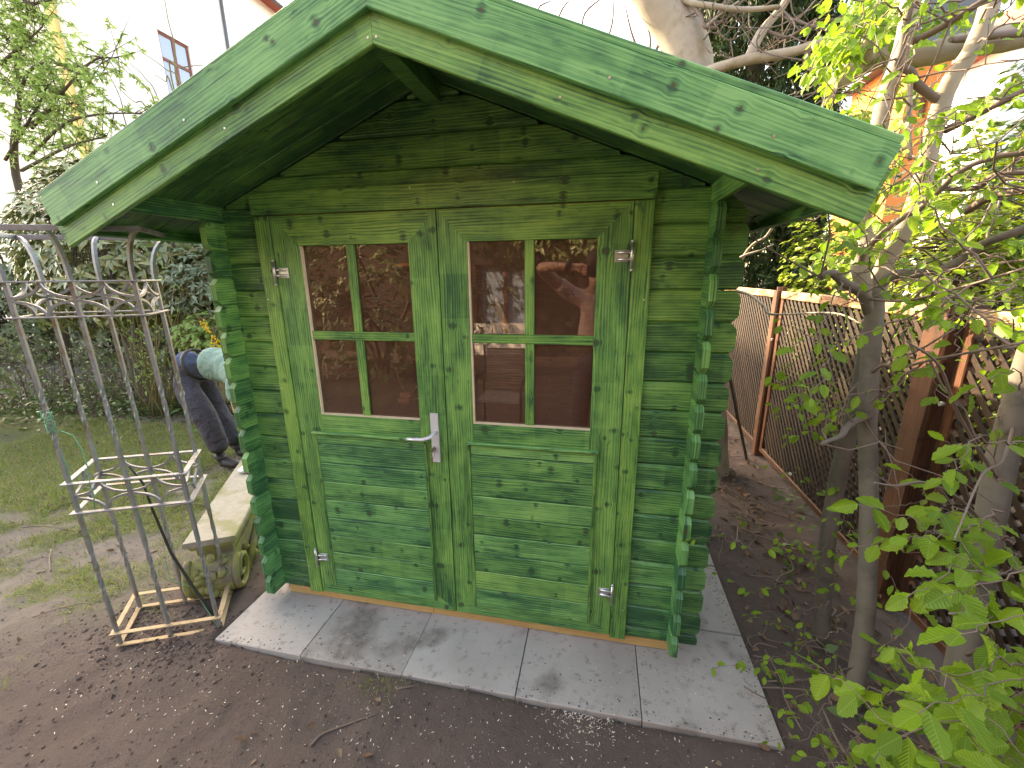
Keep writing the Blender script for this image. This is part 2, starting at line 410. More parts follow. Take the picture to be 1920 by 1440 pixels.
STONE = plain_mat('pale_stone', (.29, .27, .225), .85, 0, .3, .3, 34, .7, (.20, .195, .105), 6, (.46, .66))
MOSS = plain_mat('mossy_stone', (.23, .225, .085), .9, 0, .2, .4, 26, .9, (.17, .15, .11), 9, (.45, .62))
BARK = plain_mat('smooth_grey_bark', (.155, .135, .11), .8, 0, .3, .25, 14, .5, (.105, .095, .075), 6, (.48, .66))
BARKP = plain_mat('pale_bark', (.34, .285, .22), .85, 0, .2, .2, 16, .6, (.24, .19, .12), 5, (.5, .7))
BARKD = plain_mat('dark_bark', (.09, .07, .05), .85, 0, .2, .3, 20, .6)
TWIG = plain_mat('twig', (.17, .125, .10), .7, 0, .3, .25, 9)
CANE = plain_mat('cane', (.20, .17, .08), .8, 0, .2, .3, 9)
FELT = plain_mat('roof_felt', (.06, .075, .06), .9, 0, .2, .3, 90, .4)
L_HORN = leaf_mat('hornbeam_leaf', [(.17, .32, .02), (.23, .40, .025), (.11, .235, .018), (.27, .42, .03), (.14, .27, .02)], .38, .52, .4, veins=True)
L_RHODO = leaf_mat('rhododendron_leaf', [(.14, .18, .06), (.21, .25, .085), (.10, .135, .05), (.32, .32, .14)], .25, .2, .7)
L_LIGHT = leaf_mat('fresh_leaf', [(.24, .38, .09), (.34, .48, .13), (.18, .30, .07), (.42, .52, .20)], .45, .55, .4)
L_PALE = leaf_mat('pale_leaf', [(.13, .18, .10), (.20, .25, .15), (.09, .14, .06), (.26, .30, .19)], .3, .25, .55)
L_YEW = leaf_mat('yew_needles', [(.03, .055, .02), (.045, .075, .025), (.02, .038, .014), (.075, .10, .035)], .6, .15, .15)
L_HEDGE = leaf_mat('sunny_hedge_leaf', [(.16, .24, .02), (.24, .32, .03), (.08, .14, .02), (.33, .40, .045)], .45, .5, .4)
L_DARK = leaf_mat('dark_hedge_leaf', [(.09, .125, .045), (.14, .18, .06), (.065, .09, .035), (.20, .22, .10)], .4, .25, .5)
L_MID = leaf_mat('ground_leaf', [(.06, .12, .025), (.10, .18, .04), (.04, .08, .025), (.15, .23, .05)], .4, .3, .5)
L_GRASS = leaf_mat('grass_blade', [(.16, .26, .045), (.22, .30, .07), (.27, .27, .11), (.32, .29, .16)], .55, .4, .3)
L_DEAD = leaf_mat('dead_leaf', [(.14, .085, .05), (.20, .12, .075), (.09, .055, .035), (.27, .19, .13)], .8, .1, .2)
L_YELLOW = leaf_mat('yellow_petal', [(.75, .55, .03), (.85, .60, .04), (.7, .45, .02), (.9, .7, .1)], .5, .3, .3)
BUD = plain_mat('cream_bud', (.55, .42, .14), .5)
def flat(name, col, rough=.6, metal=0, spec=.4, var=.12, scale=40): return plain_mat(name, col, rough, metal, spec, var, scale)
WHITEWALL = plain_mat('white_render', (.80, .79, .77), .9, 0, .2, .03, 3, .05)
CREAM = plain_mat('cream_render', (.74, .68, .56), .9, 0, .2, .04, 3)
YELLOW = plain_mat('yellow_trim', (.72, .52, .20), .8, 0, .2, .06, 6)
BROWNFRAME = plain_mat('brown_window_frame', (.17, .05, .035), .5, 0, .4, .15, 20)
m = NT('window_glass_far'); HGLASS = m.done(m.principled((.28, .36, .46), .08, 0, .9))
ORANGE = plain_mat('orange_render', (.62, .20, .06), .85, 0, .2, .1, 5)
SLATE = plain_mat('grey_slate', (.11, .115, .13), .7, 0, .3, .2, 12)
REDTILE = plain_mat('red_tile', (.32, .09, .06), .8, 0, .3, .25, 20)

m = NT('dark_glass')      # thin sheet: mirror of the garden over a brown-tinted see-through
fr = m.n('ShaderNodeFresnel'); fr.inputs[0].default_value = 1.5
gl = m.n('ShaderNodeBsdfGlossy'); gl.inputs['Roughness'].default_value = .006; gl.inputs['Color'].default_value = (1, .86, .78, 1)
tr = m.n('ShaderNodeBsdfTransparent'); tr.inputs[0].default_value = (.80, .58, .48, 1)
mx = m.n('ShaderNodeMixShader'); m.t.links.new(m.math('MULTIPLY', fr.outputs[0], 2.7, clamp=True), mx.inputs[0]); df = m.n('ShaderNodeBsdfDiffuse'); df.inputs[0].default_value = (.25, .125, .08, 1); mb_ = m.n('ShaderNodeMixShader'); mb_.inputs[0].default_value = .22; m.t.links.new(tr.outputs[0], mb_.inputs[1]); m.t.links.new(df.outputs[0], mb_.inputs[2]); m.t.links.new(mb_.outputs[0], mx.inputs[1]); m.t.links.new(gl.outputs[0], mx.inputs[2])
GLASS = m.done(mx.outputs[0])

m = NT('concrete_slab')
oc = m.n('ShaderNodeTexCoord').outputs['Object']; oi = m.n('ShaderNodeObjectInfo')
pv = m.vmath('ADD', oc, m.xyz(m.math('MULTIPLY', oi.outputs['Random'], 37.0), 0.0, 0.0))
fine = m.noise(pv, 140, 4, .7); mott = m.noise(pv, 5.5, 5, .6); sp2 = m.noise(pv, 26, 4, .7)
c = m.mix(mott, (.27, .248, .225), (.385, .36, .33)); c = m.mix(m.math('MULTIPLY', fine, .5), c, (.44, .415, .385))
c = m.mix(m.math('MULTIPLY', m.math('SUBTRACT', oi.outputs['Random'], .5), .8, clamp=True), c, (.42, .405, .385))
c = m.mix(m.math('MULTIPLY', m.step(sp2, .53, .70), .6), c, (.14, .12, .11))
st = m.noise(pv, 3.1, 3, .5); c = m.mix(m.math('MULTIPLY', m.step(st, .56, .68), m.math('MULTIPLY', sp2, 1.3), clamp=True), c, (.11, .092, .08)); big = m.noise(pv, 1.6, 4, .6); c = m.mix(m.math('MULTIPLY', m.step(big, .4, .68), .3), c, (.17, .145, .125))
SLAB = m.done(m.principled(c, .8, 0, .35, m.bump(fine, .25, .002)))

m = NT('garden_soil')
oc = m.n('ShaderNodeTexCoord').outputs['Object']; lw = m.attr('lawn')
n1 = m.noise(oc, 2.3, 5, .6); n2 = m.noise(oc, 38, 5, .7); n3 = m.noise(oc, 190, 3, .6); n4 = m.noise(oc, 9, 4, .6)
soil = m.mix(n1, (.075, .054, .044), (.138, .105, .088)); soil = m.mix(m.math('MULTIPLY', n2, .7), soil, (.092, .072, .064))
soil = m.mix(m.math('MULTIPLY', m.step(n4, .52, .7), .5), soil, (.115, .085, .07)); soil = m.mix(m.step(n3, .66, .74), soil, (.17, .14, .12))
lawn = m.mix(n2, (.08, .11, .028), (.17, .19, .065)); lawn = m.mix(m.step(n4, .5, .66), lawn, (.125, .10, .075))
dry = m.mix(n2, (.17, .145, .115), (.27, .23, .185))
ls = m.n('ShaderNodeSeparateXYZ'); m.inp(ls, '0', lw.outputs['Vector'])
c = m.mix(ls.outputs[1], soil, dry); c = m.mix(ls.outputs[0], c, lawn)
SOIL = m.done(m.principled(c, .92, 0, .2, m.bump(m.math('ADD', n2, m.math('MULTIPLY', n3, .5)), .8, .012)))

# ------------------------------------------------------------------ ground
def vnoise(x, y, seed=0, octs=4):
    r = np.random.default_rng(seed); G = r.random((64, 64)); out = 0; amp = 1; tot = 0
    x = np.asarray(x, float); y = np.asarray(y, float)
    for o in range(octs):
        xi = np.floor(x).astype(int); yi = np.floor(y).astype(int); fx = x - xi; fy = y - yi
        fx = fx * fx * (3 - 2 * fx); fy = fy * fy * (3 - 2 * fy)
        g = lambda a, b: G[a % 64, b % 64]
        out = out + amp * ((g(xi, yi) * (1 - fx) + g(xi + 1, yi) * fx) * (1 - fy) + (g(xi, yi + 1) * (1 - fx) + g(xi + 1, yi + 1) * fx) * fy)
        tot += amp; amp *= .5; x = x * 2.03 + 11; y = y * 2.03 + 7
    return out / tot
def sstep(a, lo, hi):
    t = np.clip((a - lo) / (hi - lo), 0, 1); return t * t * (3 - 2 * t)
def lawn_mask(x, y):
    edge = 2.35 + .25 * np.sin(x * 1.7) + .3 * (vnoise(x * 1.5, y * 1.5, 3) - .5)
    a = sstep(-x, 1.55, 2.3) * (1 - sstep(y, edge - .15, edge + .1))
    n = vnoise(x * 2.2, y * 2.2, 5); n2 = vnoise(x * 7, y * 7, 6)
    thick = sstep(-x, 2.5, 3.3) * sstep(y, .25, .8)
    near = .16 * (1 - sstep(-y, .2, .75)) + .05
    near = near * (1 - .7 * sstep(-y, .5, .9))
    return np.clip(a * sstep(.55 * n + .45 * n2 + .34 * thick + near, .52, .74), 0, 1)
GZ = -0.13
def ground_z(x, y):
    z = GZ + .035 * (vnoise(x * 1.3, y * 1.3, 1) - .5) + .034 * (vnoise(x * 7, y * 7, 2, 5) - .5)
    z = z + .018 * np.exp(-(((x + 1.33) / .35) ** 2 + ((y + .35) / .22) ** 2))
    z = z + .011 * (vnoise(x * 28, y * 28, 4, 3) - .5)
    z = z + .013 * sstep(x, -1.5, -1.2) * (1 - sstep(x, 1.45, 1.8)) * sstep(y, -.75, -.42)
    inside = sstep(x, -1.13, -1.06) * (1 - sstep(x, 1.30, 1.36)) * sstep(y, -.35, -.30) * (1 - sstep(y, 2.1, 2.2))
    return z * (1 - inside) + (-.165) * inside
def axis(lo, hi, st, far):
    a = list(np.arange(lo, hi + st / 2, st)); g = st; p = a[0]; q = a[-1]; L = []; H = []
    while p > -far: g *= 1.25; p -= g; L.append(p)
    g = st
    while q < far: g *= 1.25; q += g; H.append(q)
    return np.array(L[::-1] + a + H)
gx = axis(-5.2, 2.6, .024, 400); gy = axis(-1.3, 3.0, .024, 400)
X, Y = np.meshgrid(gx, gy); Z = ground_z(X, Y); nx, ny = len(gx), len(gy)
idx = np.arange(nx * ny).reshape(ny, nx)
F = np.stack([idx[:-1, :-1], idx[:-1, 1:], idx[1:, 1:], idx[1:, :-1]], -1).reshape(-1, 4)
me = fast_mesh('ground', np.stack([X, Y, Z], -1).reshape(-1, 3), F, smooth=True)
lm = lawn_mask(X, Y)
dry = sstep(-X, 1.2, 2.0) * (.45 + .55 * vnoise(X * 1.6, Y * 1.6, 9)) * sstep(Y + .55 * (-X - 1.2), -.45, .5) * (1 - .8 * sstep(Y, 2.1, 2.6))
at_ = me.attributes.new('lawn', 'FLOAT_VECTOR', 'POINT')
at_.data.foreach_set('vector', np.stack([lm * .9, np.clip(dry, 0, 1), lm * 0], -1).reshape(-1).astype(np.float32))
tag(link('ground', me, SOIL), kind='structure')

# ------------------------------------------------------------------ paving under and before the shed
pav = bpy.data.objects.new('paving', None); COL.objects.link(pav); pav.location = (0, 0, -.105); ROOT[pav.name] = Vector(pav.location); pav['kind'] = 'structure'
PS = .4935
for i in range(5):
    for j in range(5):
        x0 = -1.131 + PS * i; y0 = -.334 + PS * j
        x0b = -1.092 if i == 0 else x0 + .002
        mb = MB(); dz = random.uniform(-.003, .002)
        mb.plank((x0b, y0 + PS / 2, -.127 + dz), (x0 + PS - .002, y0 + PS / 2, -.127 + dz), (0, 1, 0), PS - .004, .045, .004)
        o = mb.build('paving_slab', SLAB, pav)

# ------------------------------------------------------------------ the green log shed
shed = thing('garden_shed', (0, 0.95, -.105), 'green stained log garden shed with double doors and a gabled roof, standing on concrete slabs', 'shed')
H = .114; XI = .9735; XO = 1.0015; SL = .4007
def roof_z(x): return 2.218 - SL * abs(x)
CH = .024
def chamf(w):
    return lambda wc: max(0.0, abs(wc) - (w / 2 - CH)) * 1.0
def teal_for(z): return min(1, max(0, .95 - z * .75)) * random.uniform(.5, 1.0)
def ltone(z): return (random.uniform(.08, .55), min(1, teal_for(z) + .12), 0)
def front_log(x0, x1, z0, z1, ends=(False, False), parent=shed):
    w = z1 - z0; zc = (z0 + z1) / 2; ex = (-w / 2 + CH, w / 2 - CH) if w > .06 else (-w / 2 + .018, w / 2 - .018)
    mb = MB()
    def cut(x, sgn):
        def f(wc):
            c = max(0.0, abs(wc) - (w / 2 - CH)) * .8
            lim = (2.214 - (zc + wc)) / SL
            return max(c, abs(x) - lim)
        return f
    e0 = cut(x0, -1) if ends[0] else None; e1 = cut(x1, 1) if ends[1] else None
    mb.plank((x0, .014, zc), (x1, .014, zc), (0, 0, 1), w, .028, .009, e0, e1, ex, tone=ltone(z0))
    return mb.build('wall_log', GREEN, parent)
for k in range(-1, 16):
    z0, z1 = (H * k, H * (k + 1)) if k >= 0 else (-.057, 0.0)
    z0 += .0005; z1 -= .0005
    front_log(-1.101, -.755, z0, z1, (True, False)); front_log(.745, 1.104, z0, z1, (False, True))
for k in range(16, 20):
    z0, z1 = H * k + .0005, min(H * (k + 1), 2.214) - .0005
    if k == 19: z1 = 2.205
    xe = (2.214 - z0) / SL; front_log(-xe, xe, z0, z1, (True, True))
for sx in (-1, 1):
    for k in range(0, 17):
        zc = H * k; y0 = -.095 - random.uniform(0, .004) if k < 16 else -.40; w = H - .001
        mb = MB()
        e0 = chamf(w) if k < 16 else None
        mb.plank((sx * .9875, y0, zc), (sx * .9875, 2.02, zc), (0, 0, 1), w, .028, .006, e0, None, (-w / 2 + CH, w / 2 - CH), tone=(random.uniform(.1, .6), min(1, teal_for(zc) + .25), 0))
        mb.build('wall_log' if k < 16 else 'eave_beam', GREEN, shed)
mb = MB(); mb.box((-.9735, 1.9, -.06), (.9735, 1.928, 1.78)); mb.prism([(-.9735, 1.78), (.9735, 1.78), (.9735, 1.832), (0, 2.222), (-.9735, 1.832)], (0, 1.9, 0), (1, 0, 0), (0, 0, 1), (0, 1, 0), .028); mb.build('back_wall', INNER, shed)
for xa in (-.962, .956):
    mb = MB(); mb.box((xa, .035, -.05), (xa + .006, 1.89, 1.80)); mb.build('inner_lining', INNER, shed)
mb = MB(); mb.box((-.97, .03, -.075), (.97, 1.9, -.055)); mb.build('shed_floor', INNER, shed)
for a, b in ((-.955, -.135), (-.133, .985)):
    mb = MB(); mb.plank((a, .032, -.081), (b, .032, -.081), (0, 0, 1), .046, .05, .003); mb.build('sill_beam', PINE, shed)
for sx in (-1, 1):
    mb = MB(); mb.plank((sx * .985, .06, -.081), (sx * .985, 1.95, -.081), (0, 0, 1), .046, .05, .003); mb.build('sill_beam', PINE, shed)
# door casing
def vboard(name, x0, x1, z0, z1, yf, t, parent, mat=GREEN, e0=None, e1=None, tone=None, extra=()):
    mb = MB(); mb.plank(((x0 + x1) / 2, yf + t / 2, z0), ((x0 + x1) / 2, yf + t / 2, z1), (1, 0, 0), x1 - x0, t, .002, e0, e1, extra, tone=tone); return mb.build(name, mat, parent)
def hboard(name, x0, x1, z0, z1, yf, t, parent, mat=GREEN, tone=None, bev=.002):
    mb = MB(); mb.plank((x0, yf + t / 2, (z0 + z1) / 2), (x1, yf + t / 2, (z0 + z1) / 2), (0, 0, 1), z1 - z0, t, bev, tone=tone); return mb.build(name, mat, parent)
vboard('door_casing', -.806, -.7375, -.052, 1.785, -.018, .0175, shed, tone=(.65, .0, 0))
vboard('door_casing', .7265, .793, -.056, 1.785, -.018, .0175, shed, tone=(.6, .05, 0))
hboard('door_header', -.812, .796, 1.790, 1.877, -.021, .0205, shed, tone=(.5, .05, 0))
mb = MB(); mb.box((-.75, .0, -.05), (-.735, .03, 1.79)); mb.box((.724, .0, -.05), (.745, .03, 1.79)); mb.box((-.735, .0, 1.787), (.724, .03, 1.824)); mb.build('door_jamb', INNER, shed)
mb = MB(); mb.box((-.735, -.002, -.056), (.724, .03, -.053)); mb.build('threshold', PINE, shed)

# doors
def door(x0, x1, wx0, wx1, px0, px1, left):
    z0, z1, wz0, wz1, yf, t = -.050, 1.7865, .931, 1.667, -.013, .032
    D = MB(); fw0 = wx0 - x0; fw1 = x1 - wx1; tr_ = z1 - wz1; br = .11
    def mit(sgn, w, h):     # mitre: cut grows towards the window side
        k = h / w
        return lambda wc: max(0, (wc * sgn + w / 2)) * k
    # stiles (wdir +x)
    D.plank(((x0 + wx0) / 2, yf + t / 2, z0), ((x0 + wx0) / 2, yf + t / 2, z1), (1, 0, 0), fw0 - .0008, t, .0015, mit(1, fw0, br), mit(1, fw0, tr_), tone=(.45, .22, 0))
    D.plank(((x1 + wx1) / 2, yf + t / 2, z0), ((x1 + wx1) / 2, yf + t / 2, z1), (1, 0, 0), fw1 - .0008, t, .0015, mit(-1, fw1, br), mit(-1, fw1, tr_), tone=(.5, .2, 0))
    kx0, kx1 = fw0, fw1
    D.plank((x0, yf + t / 2, z1 - tr_ / 2), (x1, yf + t / 2, z1 - tr_ / 2), (0, 0, 1), tr_ - .0008, t, .0015, lambda wc: max(0, (tr_ / 2 - wc)) * kx0 / tr_, lambda wc: max(0, (tr_ / 2 - wc)) * kx1 / tr_, tone=(.6, .0, 0))
    D.plank((x0, yf + t / 2, z0 + br / 2), (x1, yf + t / 2, z0 + br / 2), (0, 0, 1), br - .0008, t, .0015, lambda wc: max(0, (br / 2 + wc)) * kx0 / br, lambda wc: max(0, (br / 2 + wc)) * kx1 / br, tone=(.4, .45, 0))
    D.plank((wx0 + .0006, yf + t / 2 + .0004, .875), (wx1 - .0006, yf + t / 2 + .0004, .875), (0, 0, 1), .112, t, .0015, tone=(.45, .35, 0))
    D.plank((wx0, yf + .024, .43), (wx1, yf + .024, .43), (0, 0, 1), .78, .008, .001, tone=(.3, .8, 0))
    d = D.build('door', GREEN, shed); d['label'] = ('left' if left else 'right') + ' door leaf' + (' with the lever handle' if left else ' without a handle')
    # panes
    mxx = -.384 if left else .355; mz = 1.295
    for a, b in ((wx0 + .001, mxx), (mxx, wx1 - .001)):
        for c, e in ((wz0 + .001, mz), (mz, wz1 - .001)):
            mb = MB(); yy = .0045; mb.raw([(a, yy, c), (b, yy, c), (b, yy, e), (a, yy, e)], [[0, 1, 2, 3]]); mb.build('window_pane', GLASS, d)
    hboard('muntin', wx0 + .0005, wx1 - .0005, mz - .018, mz + .018, -.009, .012, d, tone=(.55, .05, 0))
    vboard('muntin', mxx - .018, mxx + .018, mz + .0185, wz1 - .0005, -.008, .0115, d, tone=(.6, .05, 0))
    vboard('muntin', mxx - .018, mxx + .018, wz0 + .0005, mz - .0185, -.008, .0115, d, tone=(.55, .1, 0))
    mb = MB(); mb.box((wx0 + .0004, -.011, wz0 + .0004), (wx0 + .0064, .003, wz1 - .0004)); mb.build('glazing_bead', BEAD, d)
    mb = MB(); mb.box((wx0 + .0068, -.011, wz0 + .0004), (wx1 - .0004, .003, wz0 + .0062)); mb.build('glazing_bead', BEAD, d)
    # boarded lower panel
    tz = .838; bz = .006; edges = [tz, tz - .048]
    while edges[-1] - .0975 > bz + .03: edges.append(edges[-1] - .0975)
    edges.append(bz)
    for e1, e0 in zip(edges[:-1], edges[1:]):
        hboard('panel_board', px0 + .013, px1 - .013, e0 + .0012, e1 - .0012, -.0195 - random.uniform(0, .0010), .0065, d, tone=(random.uniform(.25, .75), random.uniform(.3, .85), 0), bev=.0032)
    vboard('panel_trim', px0, px0 + .0125, bz, tz, -.023, .0095, d, tone=(.35, .1, 0)); vboard('panel_trim', px1 - .0125, px1, bz, tz, -.023, .0095, d, tone=(.3, .1, 0))
    hboard('drip_moulding', px0 - .004, px1 + .004, tz + .0008, tz + .0135, -.034, .0205, d, tone=(.6, .5, 0), bev=.004)
    return d
dl_ = door(-.7350, -.0065, -.611, -.128, -.656, -.100, True)
dr_ = door(-.0030, .7240, .1143, .603, .088, .634, False)
# hinges
for d, xs, s, zz in ((dl_, -.7362, 1, 1.560), (dl_, -.7362, 1, .163), (dr_, .7252, -1, 1.603), (dr_, .7252, -1, .178)):
    mb = MB(); mb.tube([(xs, -.026, zz - .045), (xs, -.026, zz + .045)], .0065, 8)
    mb.blob((xs, -.026, zz + .049), .0065, m=4); mb.blob((xs, -.026, zz - .049), .0065, m=4)
    for dz in (-.012, .012): mb.tube([(xs, -.024, zz + dz), (xs + s * .052, -.017, zz + dz)], .006, 8)
    mb.box((min(xs + s * .012, xs + s * .06), -.0165, zz - .021), (max(xs + s * .012, xs + s * .06), -.0135, zz + .021), .0008)
    mb.build('hinge', CHROME, d)
# handle
mb = MB(); mb.box((-.0775, -.0215, .744), (-.0405, -.0135, .970), .003); pl = mb.build('handle_plate', STEEL, dl_)
mb = MB(); mb.tube([(-.055, -.021, .885), (-.057, -.05, .883), (-.068, -.068, .876), (-.095, -.072, .868), (-.135, -.072, .8665), (-.168, -.070, .8655)], [.0105, .0095, .0095, .009, .0085, .0075], 10, squash=.7); mb.build('door_handle', STEEL, dl_)
mb = MB(); mb.tube([(-.062, -.020, .812), (-.062, -.030, .812)], .0085, 10); mb.box((-.0645, -.031, .79), (-.0595, -.021, .806), .001); mb.build('lock_cylinder', CHROME, dl_)
mb = MB(); mb.box((-.0634, -.06, .803), (-.0606, -.03, .819), .0008)
ringp = [(-.062 + .011 * math.cos(a), -.058, .793 + .011 * math.sin(a)) for a in np.linspace(0, 2 * math.pi, 13)]
mb.tube(ringp, .0018, 5); mb.box((-.0668, -.0605, .735), (-.0634, -.0575, .783), .0006); mb.box((-.062, -.060, .752), (-.0588, -.057, .784), .0006); mb.build('key', flat('key_metal', (.35, .29, .22), .3, .9), dl_)

# roof
sn = math.sqrt(1 + SL * SL); AX = np.array([1 / sn, 0, -SL / sn]); ND = np.array([SL / sn, 0, 1 / sn])
def fascia(name, sgn, y0, t, zb, w, xend, tone, bev=.0025, mat=GREEN):
    ax = AX * (sgn, 1, 1); nd = ND * (sgn, 1, 1)
    a = np.array([0, y0 + t / 2, zb]) + nd * (w / 2); shift = a[0] * sgn / ax[0] * sgn
    a = a - ax * (a[0] / ax[0])
    L = (xend * sgn - a[0] - nd[0] * (-w / 2)) / ax[0]
    mb = MB(); mb.plank(a, a + ax * L, nd, w, t, bev, lambda wc: -(nd[0] / ax[0]) * wc + .0005, None, tone=tone)
    return mb.build(name, mat, shed)
for sg, tn in ((-1, .52), (1, .58)):
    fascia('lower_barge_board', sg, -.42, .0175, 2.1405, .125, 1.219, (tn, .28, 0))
    fascia('upper_barge_board', sg, -.4385, .018, 2.214, .0985, 1.228, (tn + .05, .95, 0))  # strong teal on board and verge strip paints bluish sky light into the colour
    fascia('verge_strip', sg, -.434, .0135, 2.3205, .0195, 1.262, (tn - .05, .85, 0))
    ax = AX * (sg, 1, 1); nd = ND * (sg, 1, 1)
    for i in range(27):
        y = -.4 + .098 * i
        mb = MB(); a = np.array([0.004 * sg, y + .049, 2.218]) + nd * .0095
        mb.plank(a, a + ax * 1.305, (0, 1, 0), .097, .018, .003, tone=(random.uniform(-.1, .25), .2, 0)); mb.build('roof_board', GREEN, shed)  # low tone puts the soffit's shade into the board colour
    mb = MB(); a = np.array([0, -.40, 2.218]) + nd * .021; ex = ax * 1.312
    V = [a, a + ex, a + ex + (0, 2.66, 0), a + (0, 2.66, 0)]; V = V + [p + nd * .004 for p in V]
    mb.raw(V, [[0, 1, 2, 3], [7, 6, 5, 4], [0, 4, 5, 1], [1, 5, 6, 2], [2, 6, 7, 3], [3, 7, 4, 0]]); mb.build('roof_felt', FELT, shed)
    mb = MB(); e = np.array([0, 0, 2.218]) + ax * 1.313
    mb.plank(e + (0, -.40, .0), e + (0, 2.25, .0), nd, .07, .016, .002, tone=(.3, .3, 0)); mb.build('eave_board', GREEN, shed)
mb = MB(); mb.prism([(-.03, 2.144), (.03, 2.144), (.03, 2.204), (0, 2.216), (-.03, 2.204)], (0, -.40, 0), (1, 0, 0), (0, 0, 1), (0, 1, 0), 2.5, tone=(.3, .2, 0)); mb.build('ridge_beam', GREEN, shed)
# screws
def screw(x, y, z, r=.0032):
    mb = MB(); mb.tube([(x, y - .0012, z), (x, y + .002, z)], r, 8); mb.build('screw', CHROME, shed)
for s_ in (-1, 1):
    for xx, zz in ((.012, 2.155), (.5, 2.155 - SL * .5 + .02), (.98, 2.155 - SL * .98 + .02)): screw(s_ * xx + .0, -.421, zz)
    for xx in (.015, .62, 1.0): screw(s_ * xx, -.4395, 2.228 - SL * xx + .02)
for x in (-.797, .78):
    for z in (1.81, 1.86): screw(x, -.022, z, .003)
    for z in (.1, .55, 1.05, 1.45): screw(x * .995, -.0195, z, .003)
for x in (-.5, -.1, .3): screw(x, -.022, 1.865, .003)

# ------------------------------------------------------------------ houses beyond the garden
house = thing('white_house', (-17, 14, -.13), 'tall white rendered house with a brown framed window rising behind the bushes', 'house')
HX, HY0, HY1, HE = -12.8, 9.0, 20.5, 12.0
wl = np.array([ (HX, 10.9, 0), (HX, 11.9, 0)])
wz1 = 8.85; wz0 = 6.75
def wall_x(y0, y1, z0, z1): mb = MB(); mb.box((HX - .35, y0, z0), (HX, y1, z1)); return mb
for (a, b, c, d) in ((HY0, 10.9, -.3, HE), (11.95, HY1, -.3, HE), (10.9, 11.95, -.3, wz0), (10.9, 11.95, wz1, HE)):
    wall_x(a, b, c, d).build('wall', WHITEWALL, house)
mb = MB(); mb.box((-21, HY0, -.3), (HX - .352, HY0 + .35, HE)); mb.build('wall', CREAM, house)['label'] = 'cream end wall of the house'
mb = MB(); mb.box((-21, HY1 - .35, -.3), (HX - .352, HY1, HE)); mb.build('wall', WHITEWALL, house)
mb = MB(); mb.box((-21.35, HY0, -.3), (-21, HY1, HE)); mb.build('wall', WHITEWALL, house)
mb = MB(); mb.box((-14.1, HY0 - .10, -.1), (-13.85, HY0 - .002, HE - .1), .01); mb.build('corner_trim', YELLOW, house)
mb = MB(); mb.prism([(-21.9, HE), (HX + .5, HE), (-17, HE + 3.4)], (0, HY0 - .4, 0), (1, 0, 0), (0, 0, 1), (0, 1, 0), HY1 - HY0 + .8); mb.build('roof', REDTILE, house)
mb = MB(); mb.tube([(HX + .56, HY0 - .4, HE - .02), (HX + .56, HY1 + .4, HE - .02)], .07, 8); mb.build('gutter', SLATE, house)
mb = MB(); mb.tube([(HX + .06, 13.55, -.1), (HX + .06, 13.55, HE)], .05, 8); mb.build('downpipe', SLATE, house)
mb = MB()
y0, y1 = 10.9, 11.95; xf = HX - .06; fwid = .075
for a, b, c, d in ((y0, y0 + fwid, wz0, wz1), (y1 - fwid, y1, wz0, wz1), (y0 + fwid, y1 - fwid, wz1 - fwid, wz1), (y0 + fwid, y1 - fwid, wz0, wz0 + fwid), (11.38, 11.47, wz0 + fwid, wz1 - fwid), (y0 + fwid, 11.378, 8.08, 8.17), (11.472, y1 - fwid, 8.08, 8.17)):
    mb.box((xf - .05, a, c), (xf, b, d), .004)
wf = mb.build('window', BROWNFRAME, house)
for a, b in ((y0 + fwid, 11.38), (11.47, y1 - fwid)):
    for c, d in ((wz0 + fwid, 8.08), (8.17, wz1 - fwid)):
        mb = MB(); mb.box((xf - .035, a, c), (xf - .025, b, d)); mb.build('pane', HGLASS, wf)
mb = MB(); mb.box((HX - .02, y0 - .08, wz0 - .09), (HX + .12, y1 + .08, wz0 - .01), .01); mb.build('sill', WHITEWALL, wf)

# orange house with the grey roof, right, far beyond the fence
OY = 13.0
p = [at(1682, 330, OY), at(1752, 330, OY), at(1700, 105, OY), at(1768, 105, OY)]
ox0, ox1 = at(1690, 230, OY)[0], at(1760, 230, OY)[0]; ozt = at(1720, 92, OY)[2]
oh = thing('orange_house', ((ox0 + ox1) / 2, OY + 1.2, -.13), 'narrow orange house front with a slot window and dark grey roof, far behind branches', 'house')
sxa, sxb = ox0 + .40 * (ox1 - ox0), ox0 + .62 * (ox1 - ox0); sz0, sz1 = at(1715, 222, OY)[2], at(1715, 182, OY)[2]
for a, b, c, d in ((ox0, sxa, -.3, ozt), (sxb, ox1, -.3, ozt), (sxa, sxb, -.3, sz0), (sxa, sxb, sz1, ozt)):
    mb = MB(); mb.box((a, OY, c), (b, OY + .3, d)); mb.build('wall', ORANGE, oh)
for xa in (ox0, ox1 - .3):
    mb = MB(); mb.box((xa, OY + .302, -.3), (xa + .3, OY + 2.6, ozt)); mb.build('wall', ORANGE, oh)
mb = MB(); mb.box((ox0, OY + 2.6, -.3), (ox1, OY + 2.9, ozt)); mb.build('wall', ORANGE, oh)
mb = MB(); mb.box((sxa + .001, OY + .1, sz0 + .001), (sxb - .001, OY + .16, sz1 - .001)); mb.build('window', BROWNFRAME, oh)
mb = MB(); mb.prism([(-.35, ozt), (ox1 - ox0 + .35, ozt), (ox1 - ox0 - .1, ozt + 2.6), (.1, ozt + 2.6)], (ox0, OY - .3, 0), (1, 0, 0), (0, 0, 1), (0, 1, 0), 3.4); mb.build('roof', SLATE, oh)
